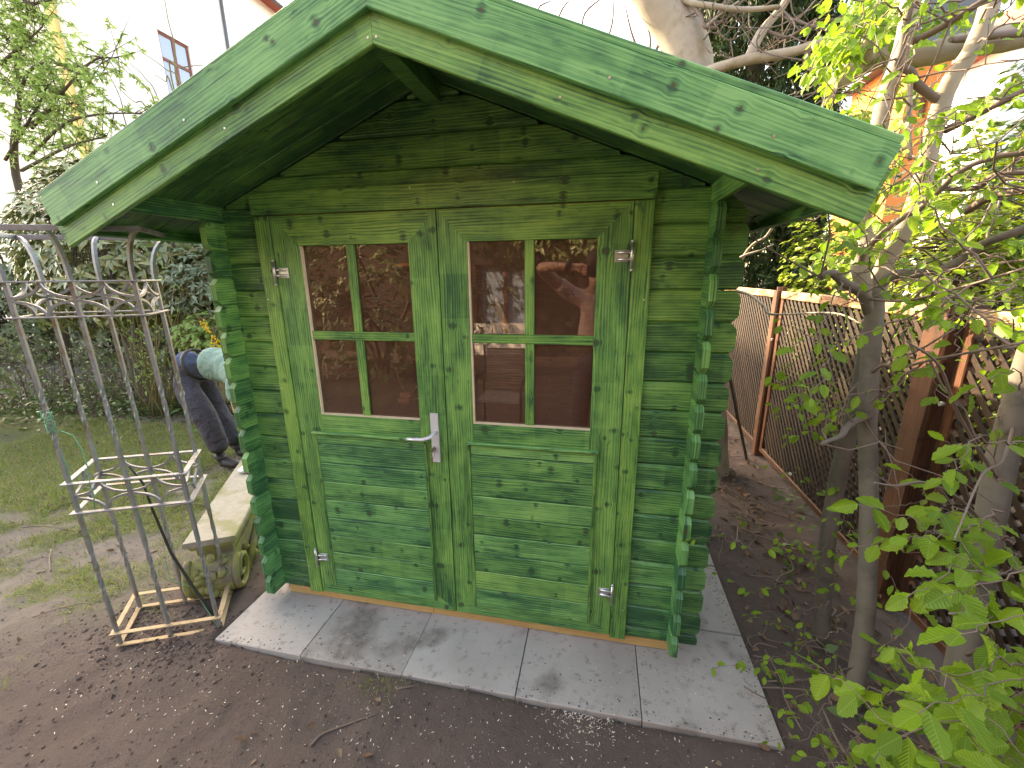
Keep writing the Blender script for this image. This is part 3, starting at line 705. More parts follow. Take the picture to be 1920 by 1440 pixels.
# red roofed house at the right edge
RY = 16.0; q0 = at(1862, 75, RY); q1 = at(1925, 30, RY)
rh = thing('red_roofed_house', (q0[0] + 4, RY + 3, -.13), 'pale house with dark red roof edge, cut off at the top right', 'house')
mb = MB(); mb.box((q0[0] + .7, RY + .2, -.3), (q0[0] + 7, RY + 6, q0[2] + .2)); mb.build('wall', WHITEWALL, rh)
mb = MB(); mb.prism([(0, q0[2]), (7.6, q0[2]), (3.8, q0[2] + 3.1)], (q0[0], RY - .1, 0), (1, 0, 0), (0, 0, 1), (0, 1, 0), 6.5); mb.build('roof', REDTILE, rh)

# ------------------------------------------------------------------ lattice fence along the right
FX = 2.15
fence = thing('lattice_fence', (FX, 1.6, -.13), 'brown lattice garden fence with diagonal slats between posts along the bare soil strip', 'fence')
POSTS = [(-1.35, 1.43, .095, 'p'), (.57, 1.43, .145, 'p'), (2.44, 1.42, .095, 'p'), (4.35, 1.42, .095, 'p')]
for y, zt, w, _ in POSTS:
    mb = MB(); mb.plank((FX, y, -.4), (FX, y, zt - .03), (0, 1, 0), w, w, .012, tone=(random.uniform(.4, .7), 0, 0))
    mb.plank((FX, y, zt - .03), (FX, y, zt), (0, 1, 0), w * .8, w * .8, .03, tone=(.5, 0, 0)); mb.build('fence_post', FENCE, fence)
ppt = -.07
for k in range(3):
    ya, yb = POSTS[k][0] + POSTS[k][2] / 2 + .015, POSTS[k + 1][0] - POSTS[k + 1][2] / 2 - .012; zb, zt = -.06, 1.385
    P = MB(); P.plank((FX, ya, zt - .03), (FX, yb, zt - .03), (0, 0, 1), .062, .042, .006, tone=(.7, 0, 0)); fr_ = P.build('top_rail', FENCE_TOP, fence)
    for yy in (ya + .028, yb - .028):
        P = MB(); P.plank((FX, yy, zb), (FX, yy, zt - .063), (0, 1, 0), .055, .04, .004, tone=(.6, 0, 0)); P.build('panel_upright', FENCE_TOP if yy < ya + .1 else FENCE, fence)
    P = MB(); P.plank((FX, ya + .045, zb + .02), (FX, yb - .045, zb + .02), (0, 0, 1), .042, .04, .004, tone=(.4, 0, 0)); P.build('bottom_rail', FENCE, fence)
    y0, y1, z0, z1 = ya + .056, yb - .056, zb + .042, zt - .062
    st = .070
    for dirn in (1, -1):
        xx = FX - .006 if dirn == 1 else FX + .006
        c = -(z1 - z0) + random.uniform(.01, .05)
        while c < (y1 - y0):
            # line y = y0 + c + s, z = z0 + s (dirn 1) or z1 - s
            s0 = max(0, -c); s1 = min(z1 - z0, (y1 - y0) - c)
            if s1 - s0 > .05:
                ya_, yb_ = y0 + c + s0, y0 + c + s1
                za_, zb_ = (z0 + s0, z0 + s1) if dirn == 1 else (z1 - s0, z1 - s1)
                mb = MB(); mb.plank((xx, ya_, za_), (xx, yb_, zb_), (0, 1, -dirn), .0255, .0085, .001, tone=(random.uniform(.1, .8), 0, 0))
                mb.build('lattice_slat', SLAT, fence)
            c += st
for y in (.475, 2.375):
    mb = MB(); mb.tube([(FX - .045, y - .02, .98), (FX - .06, y - .02, .98)], .011, 8); mb.build('bolt', CHROME, fence)

# ------------------------------------------------------------------ wrought iron plant frame, left
TA, TB, TC = np.array([-1.517, -.431]), np.array([-1.137, -.264]), np.array([-1.284, -.063])
te = TB - TA; td = (TC - TB)
trel = thing('iron_plant_frame', ((TA + te / 2 + td / 2)[0], (TA + te / 2 + td / 2)[1], -.13), 'tall openwork iron plant frame with twisted bars, standing in soil left of the shed', 'plant frame')
def tp(a, b, z, lean=True):
    q = TA + te * a + td * b; return np.array([q[0] - (.022 * (z + .1) if lean else 0), q[1] + .0 * z, z])
for a in (0, .5, 1):
    for b in (0, 1):
        zs = list(np.linspace(-.2, 1.535, 60)); pts = [tp(a, b, z) for z in zs]
        tw = []; t_ = 0
        for z in zs:
            tw.append(t_)
            if .85 < z < 1.12 or .1 < z < .38: t_ += .55
        mb = MB(); mb.tube(pts, .0066, 4, square=True, twist=tw)
        # flared top
        oa, ob = (a - .5) * 2, (b - .5) * 2
        fl = [];
        for s in np.linspace(0, 1, 9):
            k = .085 * (1 - math.cos(s * math.pi / 2)) ** 1.0 ; z = 1.535 + .185 * math.sin(s * math.pi / 2) ** .9
            base = tp(a, b, z); fl.append(base + np.array([*(unit(te) * oa * k + unit(td) * ob * k), 0]))
        mb.tube(fl, .0066, 4, square=True); mb.build('upright_bar', TREL, trel)
def ring(z, grow, mat, w=.022, t=.006):
    mb = MB()
    c = [tp(0, 0, z), tp(1, 0, z), tp(1, 1, z), tp(0, 1, z)]
    ce = sum(c) / 4; U = np.array([*unit(te), 0]); V = np.array([*unit(td), 0])
    sg = [(-1, -1), (1, -1), (1, 1), (-1, 1)]
    c = [p_ + U * s[0] * grow + V * s[1] * grow for p_, s in zip(c, sg)]
    for i in range(4):
        d_ = unit(c[(i + 1) % 4] - c[i]); h = w / 2 if i % 2 == 0 else -w / 2
        wd = np.cross((0, 0, 1), d_)
        mb.plank(c[i] - d_ * h, c[(i + 1) % 4] + d_ * h, wd, w, t, .0012)
    return mb.build('band', mat, trel)
for z, g, mt_ in ((-.045, .012, TRELB), (.578, .012, TREL), (.714, .012, TREL), (1.402, .012, TREL), (1.535, .012, TREL), (1.72, .088, TREL)): ring(z, g, mt_, *((.008, .02) if z > 1.7 else ()))
def arcs(zlo, zhi, mat):
    zm = (zlo + zhi) / 2; hgt = (zhi - zlo) / 2 - .004
    for b in (0, 1):
        for a0 in (0, .5, 1):
            for up in (1, -1):
                for sd_ in (-1, 1):
                    a1 = a0 + sd_ * .25
                    if a1 < 0 or a1 > 1: continue
                    pts = [tp(a0 + sd_ * .25 * math.sin(t_), b, zm + up * .006 + up * hgt * (1 - math.cos(t_))) for t_ in np.linspace(0, math.pi / 2, 8)]
                    mb = MB(); mb.tube(pts, .0046, 4, square=True); mb.build('scroll_arc', mat, trel)
    for a in (0, 1):
        for b0 in (0, 1):
            for up in (1, -1):
                sd_ = 1 if b0 == 0 else -1
                pts = [tp(a, b0 + sd_ * .5 * math.sin(t_), zm + up * .006 + up * hgt * (1 - math.cos(t_))) for t_ in np.linspace(0, math.pi / 2, 8)]
                mb = MB(); mb.tube(pts, .0046, 4, square=True); mb.build('scroll_arc', mat, trel)
arcs(.578, .714, TREL); arcs(1.402, 1.535, TREL); ring(-.115, .004, TRELB)
# green binding wire and the dark climbing stem
kb = tp(0, 0, .985); pts = []
for i in range(46):
    a = i * .85; pts.append(kb + np.array([.014 * math.cos(a), .014 * math.sin(a), .03 - .0016 * i + .012 * math.sin(i * 1.9)]))
pts += [kb + np.array(o_) for o_ in [(.03, .01, -.04), (.07, .02, -.06), (.095, .02, -.12), (.1, .02, -.2), (.085, .02, -.27), (.09, .02, -.33), (.07, .02, -.40)]]
mb = MB(); mb.tube(pts, .0022, 5); mb.tube([kb + (-.01, 0, -.03), kb + (0, 0, -.12), kb + (.03, .0, -.2), kb + (-.0, 0, -.26), kb + (-.04, 0, -.31)], .0018, 5)
for dx in (-.03, .02): mb.tube([kb + (dx, -.012, .045), kb + (dx + .035, -.02, .05), kb + (dx + .03, -.02, .02), kb + (dx - .005, -.014, .012)], .0022, 5)
tag(mb.build('garden_wire', WIRE), 'loose green binding wire knotted round a bar of the iron plant frame', 'wire')
mb = MB(); mb.tube([atz(420, 1178), tp(.75, .5, .02), tp(.6, .5, .25), tp(.53, .5, .5), tp(.5, .55, .62), tp(.42, .5, .72)], [.007, .007, .0065, .006, .005, .004], 6)
tag(mb.build('climbing_stem', CABLE), 'thin dark leafless climbing stem inside the iron plant frame', 'stem')
pts = [atz(415, 1188) + (0, 0, .01), tp(.7, .6, .03), tp(.55, .4, .12), tp(.5, .6, .2), tp(.6, .5, .26)]
mb = MB(); mb.tube(pts, .002, 5); tag(mb.build('garden_wire', WIRE), 'green wire straggling over the foot of the iron plant frame', 'wire')

# ------------------------------------------------------------------ carved stone lying left of the shed
bo = np.array([-1.459, -.112, .2]); bx = np.array([*unit([.85, .52]), 0]); by = np.array([*unit([-.50, .87]), 0]); BW, BL = .245, 1.18
st_ = thing('carved_stone_console', (*(bo + bx * .12 + by * .5)[:2], -.13), 'old stone console with flat pale top and mossy carved scroll, left of the shed', 'stone console')
def bp(a, b, z): return bo * (1, 1, 0) + bx * a + by * b + np.array([0, 0, z])
mb = MB(); mb.plank(bp(BW / 2, 0, .185), bp(BW / 2, BL, .185), bx, BW, .032, .006)
mb.build('top_slab', STONE, st_)
mb = MB(); mb.plank(bp(BW / 2, .018, .155), bp(BW / 2, BL - .02, .155), bx, BW - .03, .03, .012); mb.plank(bp(BW / 2, .045, .115), bp(BW / 2, BL - .03, .115), bx, BW - .075, .055, .006); mb.build('moulding', MOSS, st_)
# scroll body: profile along by/z, pushed across bx
prof = []
cy, cz, rs = .035, -.015, .112
for t_ in np.linspace(R(75), R(-120 - 10), 22): prof.append((cy - rs * math.cos(t_) * 1.0, cz + rs * math.sin(t_)))
prof += [(.16, -.125), (.32, -.10), (.5, -.07), (.7, -.09), (.9, -.12), (1.12, -.125), (1.14, .05), (1.1, .088), (.1, .088)]
mb = MB(); mb.prism([(p_[0], p_[1]) for p_ in prof], bp(.03, 0, 0), by, (0, 0, 1), bx, BW - .06); mb.build('scroll_body', MOSS, st_)
mb = MB()
for a in (.012, BW - .012):
    sp_ = []
    for i in range(40):
        t_ = i / 39; an = R(70) - t_ * R(560); r_ = rs * (1.04 - .82 * t_); sp_.append(bp(a, cy - r_ * math.cos(an), cz + r_ * math.sin(an)))
    mb.tube(sp_, [.019 - .006 * i / 39 for i in range(40)], 7)
    mb.tube([bp(a, .12, -.10), bp(a, .25, -.03), bp(a, .42, .02), bp(a, .6, -.03), bp(a, .8, -.06), bp(a, 1.0, -.03), bp(a, 1.1, .03)], [.018, .022, .02, .022, .026, .022, .015], 7)
mb.build('scroll_edge', MOSS, st_)
mb = MB(); rr2 = random.Random(3)
for i in range(26):
    t_ = R(rr2.uniform(-70, 70)); a = BW / 2 + rr2.uniform(-.062, .062)
    mb.blob(bp(a, cy - (rs + .006) * math.cos(t_), cz + (rs + .006) * math.sin(t_)), (rr2.uniform(.012, .026), rr2.uniform(.012, .024), rr2.uniform(.014, .03)), n=7, m=5, jit=.2)
for i in range(30):
    b = rr2.uniform(.15, 1.0); mb.blob(bp(BW - .02, b, rr2.uniform(-.10, .07)), (.022, rr2.uniform(.02, .045), rr2.uniform(.015, .035)), n=7, m=5, jit=.25)
mb.build('leaf_carving', MOSS, st_)['kind'] = 'stuff'
mb = MB(); q = atz(460, 886, .2); mb.blob(q + (0, 0, .02), (.05, .035, .02), n=10, m=6); mb.blob(q + (0, 0, .03), (.03, .022, .022), n=8, m=5)
tag(mb.build('trowel_blade', STEEL), 'small shiny metal tool lying on the flat stone top beside the shed corner', 'tool')

# ------------------------------------------------------------------ people
def skin_mesh(name, pts, edges, rad, mat, parent=None, sub=2, root=0, raw=False):
    me = bpy.data.meshes.new(name); me.from_pydata([tuple(map(float, p)) for p in pts], edges, [])
    o = bpy.data.objects.new(name, me); COL.objects.link(o)
    sk = o.modifiers.new('skin', 'SKIN'); sk.use_smooth_shade = True; sk.branch_smoothing = .6
    lay = me.skin_vertices[0] if len(me.skin_vertices) else None
    if lay is None:
        bpy.context.view_layer.objects.active = o; me.skin_vertices  # layer is added by the modifier
    for i, r in enumerate(rad):
        sv = me.skin_vertices[0].data[i]; sv.radius = (r, r) if not hasattr(r, '__len__') else r; sv.use_root = (i == root)
    sb = o.modifiers.new('sub', 'SUBSURF'); sb.levels = sub; sb.render_levels = sub
    dg = bpy.context.evaluated_depsgraph_get(); ev = o.evaluated_get(dg)
    m2 = bpy.data.meshes.new_from_object(ev); m2.name = name
    bpy.data.objects.remove(o); bpy.data.meshes.remove(me)
    m2.materials.clear(); m2.materials.append(mat)
    m2.polygons.foreach_set('use_smooth', [True] * len(m2.polygons))
    return link(name, m2, mat, parent)
SKIN = flat('skin', (.46, .25, .17), .5, 0, .4, .06); CLOTH_M = flat('mint_cotton', (.42, .60, .50), .85, 0, .2, .06, 9)
def cloth(name, col, sc=14):
    m = NT(name); oc = m.n('ShaderNodeTexCoord').outputs['Object']; n1 = m.noise(oc, sc, 4, .6, .8); n2 = m.noise(oc, 5, 3, .6, 1.2)
    c = m.mix(n2, tuple(x * .7 for x in col), tuple(x * 1.35 for x in col))
    return m.done(m.principled(c, .9, 0, .15, m.bump(m.math('ADD', n1, m.math('MULTIPLY', n2, 1.6)), .9, .03)))
TROUSER = cloth('grey_work_cloth', (.075, .07, .085)); DENIM = cloth('blue_denim', (.10, .125, .20)); SHIRT_T = cloth('brown_cotton', (.55, .38, .34)); SHIRT_M = cloth('mint_cotton_cloth', (.19, .29, .235), 8)
BLACK = flat('black_rubber', (.015, .015, .018), .5); LEATHER = flat('dark_leather', (.035, .028, .025), .5); HAIR = flat('dark_hair', (.03, .02, .015), .6)
MY = 1.42
man = thing('person', (-2.85, MY, -.13), 'person in a mint shirt and grey work trousers bending far forward behind the shed corner', 'person')
hip = np.array([-3.03, MY, .735])
# trousers: pelvis, two legs
pts = [hip, hip + (.15, 0, .06)]; rad = [(.165, .155), (.15, .15)]; ed = [(0, 1)]
for s, kn, an in ((-1, (-2.76, MY - .13, .335), (-2.67, MY - .13, .0)), (1, (-2.95, MY + .14, .32), (-2.71, MY + .10, .0))):
    i = len(pts); h2 = hip + (.02, s * .095, -.08); kn = np.array(kn); an = np.array(an)
    pts += [h2, h2 * .5 + kn * .5, kn, kn * .45 + an * .55, an]; rad += [.128, .114, .100, .090, .088]; ed += [(0, i), (i, i + 1), (i + 1, i + 2), (i + 2, i + 3), (i + 3, i + 4)]
skin_mesh('trousers', pts, ed, rad, TROUSER, man)
mb = MB()
bpn = [(hip + np.array((.150, 0, .062)) + np.array((-.37, 0, .93)) * .138 * math.cos(a) + np.array((0, 1, 0)) * .14 * math.sin(a)) for a in np.linspace(0, 2 * math.pi, 25)]
mb.tube(bpn, .020, 6, squash=.6); mb.build('belt', LEATHER, man)
# denim seat patch seen above the sagging work trousers
pts = [hip + (-.02, 0, .035), hip + (.12, 0, .075)]; skin_mesh('seat_pocket_cloth', pts, [(0, 1)], [(.150, .148), (.157, .15)], DENIM, man)
ch = np.array([-2.52, MY, .775]); sh = np.array([-2.34, MY, .735])
pts = [hip + (.24, 0, .066), hip + (.33, 0, .075), ch, sh, sh + (.0, -.19, -.03), sh + (.02, -.22, -.2), sh + (.0, .19, -.03), sh + (.02, .22, -.2)]
skin_mesh('shirt', pts, [(0, 1), (1, 2), (2, 3), (3, 4), (4, 5), (3, 6), (6, 7)], [(.155, .16), (.152, .165), (.165, .18), (.12, .15), .08, .066, .08, .066], SHIRT_M, man)
# body: neck, head, arms with fingers
nk = sh + (.09, 0, -.01); hd = sh + (.22, 0, -.06)
pts = [sh, nk, hd, hd + (.06, 0, -.08)]; rad = [.1, .06, .095, .07]; ed = [(0, 1), (1, 2), (2, 3)]
for s in (-1, 1):
    a0 = sh + (.0, s * .19, -.03); el = sh + (.04, s * .23, -.3); wr = sh + (.1, s * .15, -.5); i = len(pts)
    pts += [a0, el, wr, wr + (.02, -s * .01, -.07)]; rad += [.06, .045, .03, (.04, .022)]; ed += [(0, i), (i, i + 1), (i + 1, i + 2), (i + 2, i + 3)]
    for f in range(4):
        j = len(pts); b = wr + (.02 + .018 * (f - 1.5), -s * .01, -.085); pts += [b, b + (.004, -s * .012, -.045 - .006 * (f in (1, 2))), b + (.0, -s * .035, -.07)]; rad += [.010, .009, .007]; ed += [(i + 3, j), (j, j + 1), (j + 1, j + 2)]
    j = len(pts); b = wr + (.045, -s * .015, -.03); pts += [b, b + (.02, -s * .02, -.04)]; rad += [.012, .009]; ed += [(i + 2, j), (j, j + 1)]
skin_mesh('body', pts, ed, rad, SKIN, man)
mb = MB(); mb.blob(hd + (.0, 0, .025), (.105, .09, .095), n=14, m=10, jit=.02); mb.build('hair', HAIR, man)
for an in ((-2.67, MY - .13), (-2.71, MY + .10)):
    pts = [(an[0] - .05, an[1], -.075), (an[0] + .05, an[1], -.08), (an[0] + .17, an[1], -.095), (an[0], an[1], .0)]
    skin_mesh('boot', pts, [(0, 1), (1, 2), (0, 3)], [(.05, .05), (.05, .048), (.043, .032), .055], LEATHER, man)
mb = MB(); mb.plank((-2.83, MY - .255, .605), (-2.79, MY - .255, .605), (0, 0, 1), .028, .004, .0005); mb.build('cloth_label', flat('label_white', (.7, .68, .62), .7), man)

# the photographer, seen only as the mirror image in the right-hand panes
px_, py_ = .60, -2.02
ph = thing('person', (px_, py_, -.13), 'photographer in a brown shirt mirrored in the right-hand window panes, elbow raised', 'person')
hip = np.array([px_, py_, .80])
pts = [hip, hip + (0, 0, .12)]; rad = [(.165, .125), (.16, .12)]; ed = [(0, 1)]
for s in (-1, 1):
    i = len(pts); h2 = hip + (s * .09, 0, -.08); kn = np.array([px_ + s * .11, py_ + .03, .36]); an = np.array([px_ + s * .12, py_ - .02, -.04])
    pts += [h2, kn, an]; rad += [.105, .085, .075]; ed += [(0, i), (i, i + 1), (i + 1, i + 2)]
skin_mesh('trousers', pts, ed, rad, TROUSER, ph)
shz = 1.33; cen = np.array([px_, py_ + .02, shz])
sl = cen + (-.2, .0, .04); sr = cen + (.2, .0, .04)
el_l = np.array([.13, -1.80, 1.60]); wr_l = np.array([.40, -1.70, 1.60]); el_r = np.array([1.12, -1.82, 1.50]); wr_r = np.array([.86, -1.72, 1.56])
pts = [hip + (0, 0, .10), np.array([px_, py_, 1.08]), cen - (0, 0, .08), cen, sl, sl * .5 + el_l * .5, sr, sr * .5 + el_r * .5]
skin_mesh('shirt', pts, [(0, 1), (1, 2), (2, 3), (3, 4), (4, 5), (3, 6), (6, 7)], [(.17, .13), (.17, .125), (.18, .125), (.12, .1), .075, .07, .075, .07], SHIRT_T, ph)
hd = np.array([px_ - .02, py_ + .05, 1.60])
pts = [cen, cen + (0, .02, .12), hd, hd + (0, .02, -.07)]; rad = [.1, .06, (.078, .098), (.06, .075)]; ed = [(0, 1), (1, 2), (2, 3)]
for s, s0, el, wr, tgt in ((-1, sl, el_l, wr_l, np.array([.53, -1.665, 1.565])), (1, sr, el_r, wr_r, np.array([.70, -1.67, 1.55]))):
    i = len(pts); pl_ = wr * .55 + tgt * .45
    pts += [s0, el, wr, pl_]; rad += [.06, .05, .031, (.042, .026)]; ed += [(0, i), (i, i + 1), (i + 1, i + 2), (i + 2, i + 3)]
    for f in range(4):
        j = len(pts); b = pl_ + (tgt - pl_) * .35 + (0, -.005, .03 - .02 * f); pts += [b, b + (tgt - pl_) * .5 + (0, .006, 0), b + (tgt - pl_) * .75 + (0, -.012, -.004)]; rad += [.010, .0095, .008]; ed += [(i + 3, j), (j, j + 1), (j + 1, j + 2)]
    j = len(pts); b = pl_ + (0, -.02, .03); pts += [b, b + (tgt - pl_) * .5 + (0, -.02, .01)]; rad += [.013, .010]; ed += [(i + 3, j), (j, j + 1)]
skin_mesh('body', pts, ed, rad, SKIN, ph)
mb = MB(); mb.blob(hd + (0, -.015, .035), (.092, .11, .10), n=14, m=10, jit=.02); mb.build('hair', HAIR, ph)
mb = MB(); wv = unit(wr_l - el_l); wc_ = wr_l - wv * .02
mb.tube([wc_ - wv * .013, wc_ + wv * .013], .041, 14); mb.blob(wc_ + (0, .036, .012), (.024, .012, .024), n=12, m=6); mb.build('wrist_watch', BLACK, ph)
for s in (-1, 1):
    pts = [(px_ + s * .12, py_ - .05, -.08), (px_ + s * .12, py_ + .06, -.085), (px_ + s * .13, py_ + .18, -.095), (px_ + s * .12, py_ - .02, .0)]
    skin_mesh('shoe', pts, [(0, 1), (1, 2), (0, 3)], [.048, .046, (.044, .034), .05], LEATHER, ph)
mb = MB(); mb.box((.52, -1.668, 1.52), (.69, -1.659, 1.598), .004); tag(mb.build('phone', BLACK), 'black phone held up by the photographer, mirrored in the window', 'phone')

# ------------------------------------------------------------------ garden behind the camera that shows in the panes
cx_, cy_ = -.35, -2.5
chr_ = thing('garden_chair', (cx_, cy_, -.13), 'woven garden chair mirrored in the lower pane of the right door', 'chair')
WOV = wood_mat('woven_rattan', (.30, .26, .23), (.20, .17, .15), (.09, .075, .065), (.06, .05, .04), rough=.7, knots=0)
mb = MB()
for i in range(16): mb.plank((cx_ - .22, cy_ - .22 - .004 * i, .34 + .028 * i), (cx_ + .22, cy_ - .22 - .004 * i, .34 + .028 * i), (0, 0, 1), .026, .012, .004)
mb.build('backrest', WOV, chr_)
mb = MB()
for i in range(14): mb.plank((cx_ - .22, cy_ - .2 + .032 * i, .30), (cx_ + .22, cy_ - .2 + .032 * i, .30), (0, 1, 0), .030, .012, .004)
mb.build('seat', WOV, chr_)
IRON = flat('dark_iron', (.03, .028, .028), .45, .3)
for sx in (-.25, .25):
    mb = MB(); mb.tube([(cx_ + sx, cy_ + .25, -.13), (cx_ + sx, cy_ + .24, .46), (cx_ + sx, cy_ + .2, .5), (cx_ + sx, cy_ - .2, .52)], .013, 8); mb.build('arm_frame', IRON, chr_)
    mb = MB(); mb.tube([(cx_ + sx, cy_ - .24, -.13), (cx_ + sx, cy_ - .22, .35), (cx_ + sx, cy_ - .3, .8)], .013, 8); mb.build('leg', IRON, chr_)
# house seen mirrored; height and dark upper wall shaped to block sky and bounce
bh = thing('mirrored_blocker_house', (0, -9, -.13), 'house mirrored in the door panes, white base, dark upper wall added to block light', 'house')
BLOCKWALL = plain_mat('light_blocking_brown', (.05, .038, .03), .8, 0, .2, .3, 12)
for a, b, c, d in ((-2.6, -1.9, -.3, .55), (-1.9, -.7, -.3, .55)):
    mb = MB(); mb.box((a, -7.3, c), (b, -7.0, d)); mb.build('wall', WHITEWALL, bh)
for a, b, c, d in ((-7, -2.6, -.3, 3.7), (-2.6, -1.9, .55, 3.7), (-.7, 8, -.3, 3.7), (-1.9, -.7, 1.75, 3.7)):
    mb = MB(); mb.box((a, -7.3, c), (b, -7.0, d)); mb.build('light_blocking_wall', BLOCKWALL, bh)
mb = MB(); mb.box((-1.899, -7.2, .551), (-.701, -7.15, 1.749)); w_ = mb.build('window', HGLASS, bh)
mb = MB()
for a, b, c, d in ((-1.899, -1.83, .551, 1.749), (-.77, -.701, .551, 1.749), (-1.33, -1.27, .551, 1.749)): mb.box((a, -7.12, c), (b, -7.06, d))
mb.build('frame', BROWNFRAME, w_)
mb = MB(); mb.prism([(-7.3, 3.7), (8.3, 3.7), (7, 5.6), (-6, 5.6)], (0, -10, 0), (1, 0, 0), (0, 0, 1), (0, 1, 0), 3.3); mb.build('roof', REDTILE, bh)

# yellow disc, lime blade shape and socket just behind the panes
mb = MB(); q = at(755, 497, .017); mb.blob(q, (.034, .009, .009), n=18, m=8)
tag(mb.build('yellow_disc', flat('bright_yellow', (.95, .52, .01), .4)), 'flat yellow disc behind the upper right pane of the left door', 'disc')
b0, b1 = at(950, 622, .022), at(928, 556, .022); d_ = b1 - b0; wv = unit(np.cross(d_, (0, 1, 0)))
mb = MB(); prof = [(0, .008), (.15, .013), (.35, .013), (.6, .011), (.85, .0085), (.97, .004)]
L_ = [b0 + d_ * t_ + wv * w_ for t_, w_ in prof]; R_ = [b0 + d_ * t_ - wv * w_ for t_, w_ in prof]
V = L_ + R_ + [p_ + np.array((0, .006, 0)) for p_ in L_ + R_]; n = 6; F = []
for i in range(n - 1): F += [[i, i + 1, n + i + 1, n + i], [2 * n + i, 3 * n + i, 3 * n + i + 1, 2 * n + i + 1], [i, 2 * n + i, 2 * n + i + 1, i + 1], [n + i, n + i + 1, 3 * n + i + 1, 3 * n + i]]
mb.raw(V, F); mb.blob(b0, (.014, .006, .012), n=10, m=6)
tag(mb.build('lime_blade', flat('lime_yellow', (.75, .9, .03), .4)), 'lime yellow blade shape upright behind the upper left pane of the right door', 'tool')
mb = MB(); q = at(760, 740, .045)
mb.box(q - (.022, .01, .012), q + (.022, .01, .012), .003); q2 = q + np.array((-.01, .0, -.03)); mb.box(q2 - (.024, .01, .01), q2 + (.02, .01, .012), .003)
mb.tube([q + (0, 0, .012), q + (-.03, .01, .06), q + (-.045, .012, .12)], .003, 5); mb.tube([q + (.02, 0, 0), q + (.05, .01, .035), q + (.09, .02, .03)], .003, 5); mb.tube([q2 + (.02, 0, 0), q2 + (.06, .01, .012), q2 + (.11, .02, .0)], .003, 5)
tag(mb.build('extension_socket', flat('white_plastic', (.75, .73, .72), .4)), 'white socket block with loose cables behind the left door, lower right pane', 'socket')

# ------------------------------------------------------------------ plants
def smooth_path(P, k=5):
    P = [np.asarray(p, float) for p in P]; Q = [P[0] * 2 - P[1]] + P + [P[-1] * 2 - P[-2]]; out = []
    for i in range(1, len(Q) - 2):
        for j in range(k):
            t = j / k; a, b, c, d = Q[i - 1], Q[i], Q[i + 1], Q[i + 2]
            out.append(.5 * ((2 * b) + (c - a) * t + (2 * a - 5 * b + 4 * c - d) * t * t + (3 * b - a - 3 * c + d) * t ** 3))
    return out + [P[-1]]
def wiggle(P, amp, r=random):
    return [p + np.array([r.gauss(0, amp), r.gauss(0, amp), r.gauss(0, amp)]) if 0 < i < len(P) - 1 else p for i, p in enumerate(P)]
def limb(name, P, r0, r1, mat, parent, n=9, k=5, knob=.06):
    Q = smooth_path(P, k); m_ = len(Q); mb = MB()
    mb.tube(Q, [(r0 + (r1 - r0) * i / (m_ - 1)) * (1 + random.uniform(-knob, knob)) for i in range(m_)], n)
    return mb.build(name, mat, parent)
def pix(L):   # list of (u, v, y)
    return [at(u, v, y) for u, v, y in L]
class Leafer:
    def __init__(s): s.P = []; s.D = []; s.U = []; s.S = []
    def add(s, p, d, up, size): s.P.append(p); s.D.append(unit(d)); s.U.append(unit(up)); s.S.append(size)
    def arrays(s, rolljit=.35):
        P = np.array(s.P); D = np.array(s.D); U = np.array(s.U); return P, frames(D, rng.normal(0, rolljit, len(P)), U), np.array(s.S)
TOCAM = CAM_LOC
def leafy_twig(P, r0, lf, spacing, mbt, L, side=.5, depth=1, droop=.45, r=random, bare=0.0):
    """a zigzag twig along P with alternate leaves and short side shoots"""
    Q = smooth_path(P, 6); Q = [q + np.array([r.gauss(0, .006) for _ in range(3)]) if 0 < i < len(Q) - 1 else q for i, q in enumerate(Q)]
    m_ = len(Q); mbt.tube(Q, [max(.0009, r0 * (1 - .8 * i / (m_ - 1))) for i in range(m_)], 5 if r0 > .003 else 4, cap=False)
    acc = 0; nxt = spacing * r.uniform(.3, 1) + bare * sum(np.linalg.norm(Q[i + 1] - Q[i]) for i in range(m_ - 1)); sg = 1
    for i in range(m_ - 1):
        seg = Q[i + 1] - Q[i]; l = np.linalg.norm(seg); t = unit(seg)
        while acc + l > nxt:
            q = Q[i] + t * (nxt - acc); nxt += spacing * r.uniform(.6, 1.5); sg = -sg
            sd = unit(np.cross(t, (0, 0, 1))) * sg
            if depth and r.random() < side:
                ln = r.uniform(.05, .16) * (1 + 2 * r0 / .004 * .3); d = unit(t * .7 + sd * .8 + np.array([0, 0, r.uniform(-.5, .3)]))
                leafy_twig([q, q + d * ln * .5 + np.array([0, 0, r.uniform(-.01, .015)]), q + d * ln + np.array([0, 0, r.uniform(-.05, .01)])], r0 * .5, lf * r.uniform(.8, 1.05), spacing * .75, mbt, L, 0, depth - 1, droop, r)
            else:
                d = t * .45 + sd * .75 + np.array([r.gauss(0, .2), r.gauss(0, .2), -droop + r.gauss(0, .3)])
                up = np.array([r.gauss(0, .35), r.gauss(0, .35), 1.0]) + unit(TOCAM - q) * r.uniform(0, .8)
                L.add(q + unit(d) * .006, d, up, lf * r.uniform(.55, 1.15))
        acc += l
    d = unit(Q[-1] - Q[-3]); L.add(Q[-1], d + np.array([0, 0, -.2]), (r.gauss(0, .4), r.gauss(0, .4), 1), lf * r.uniform(.5, .9))

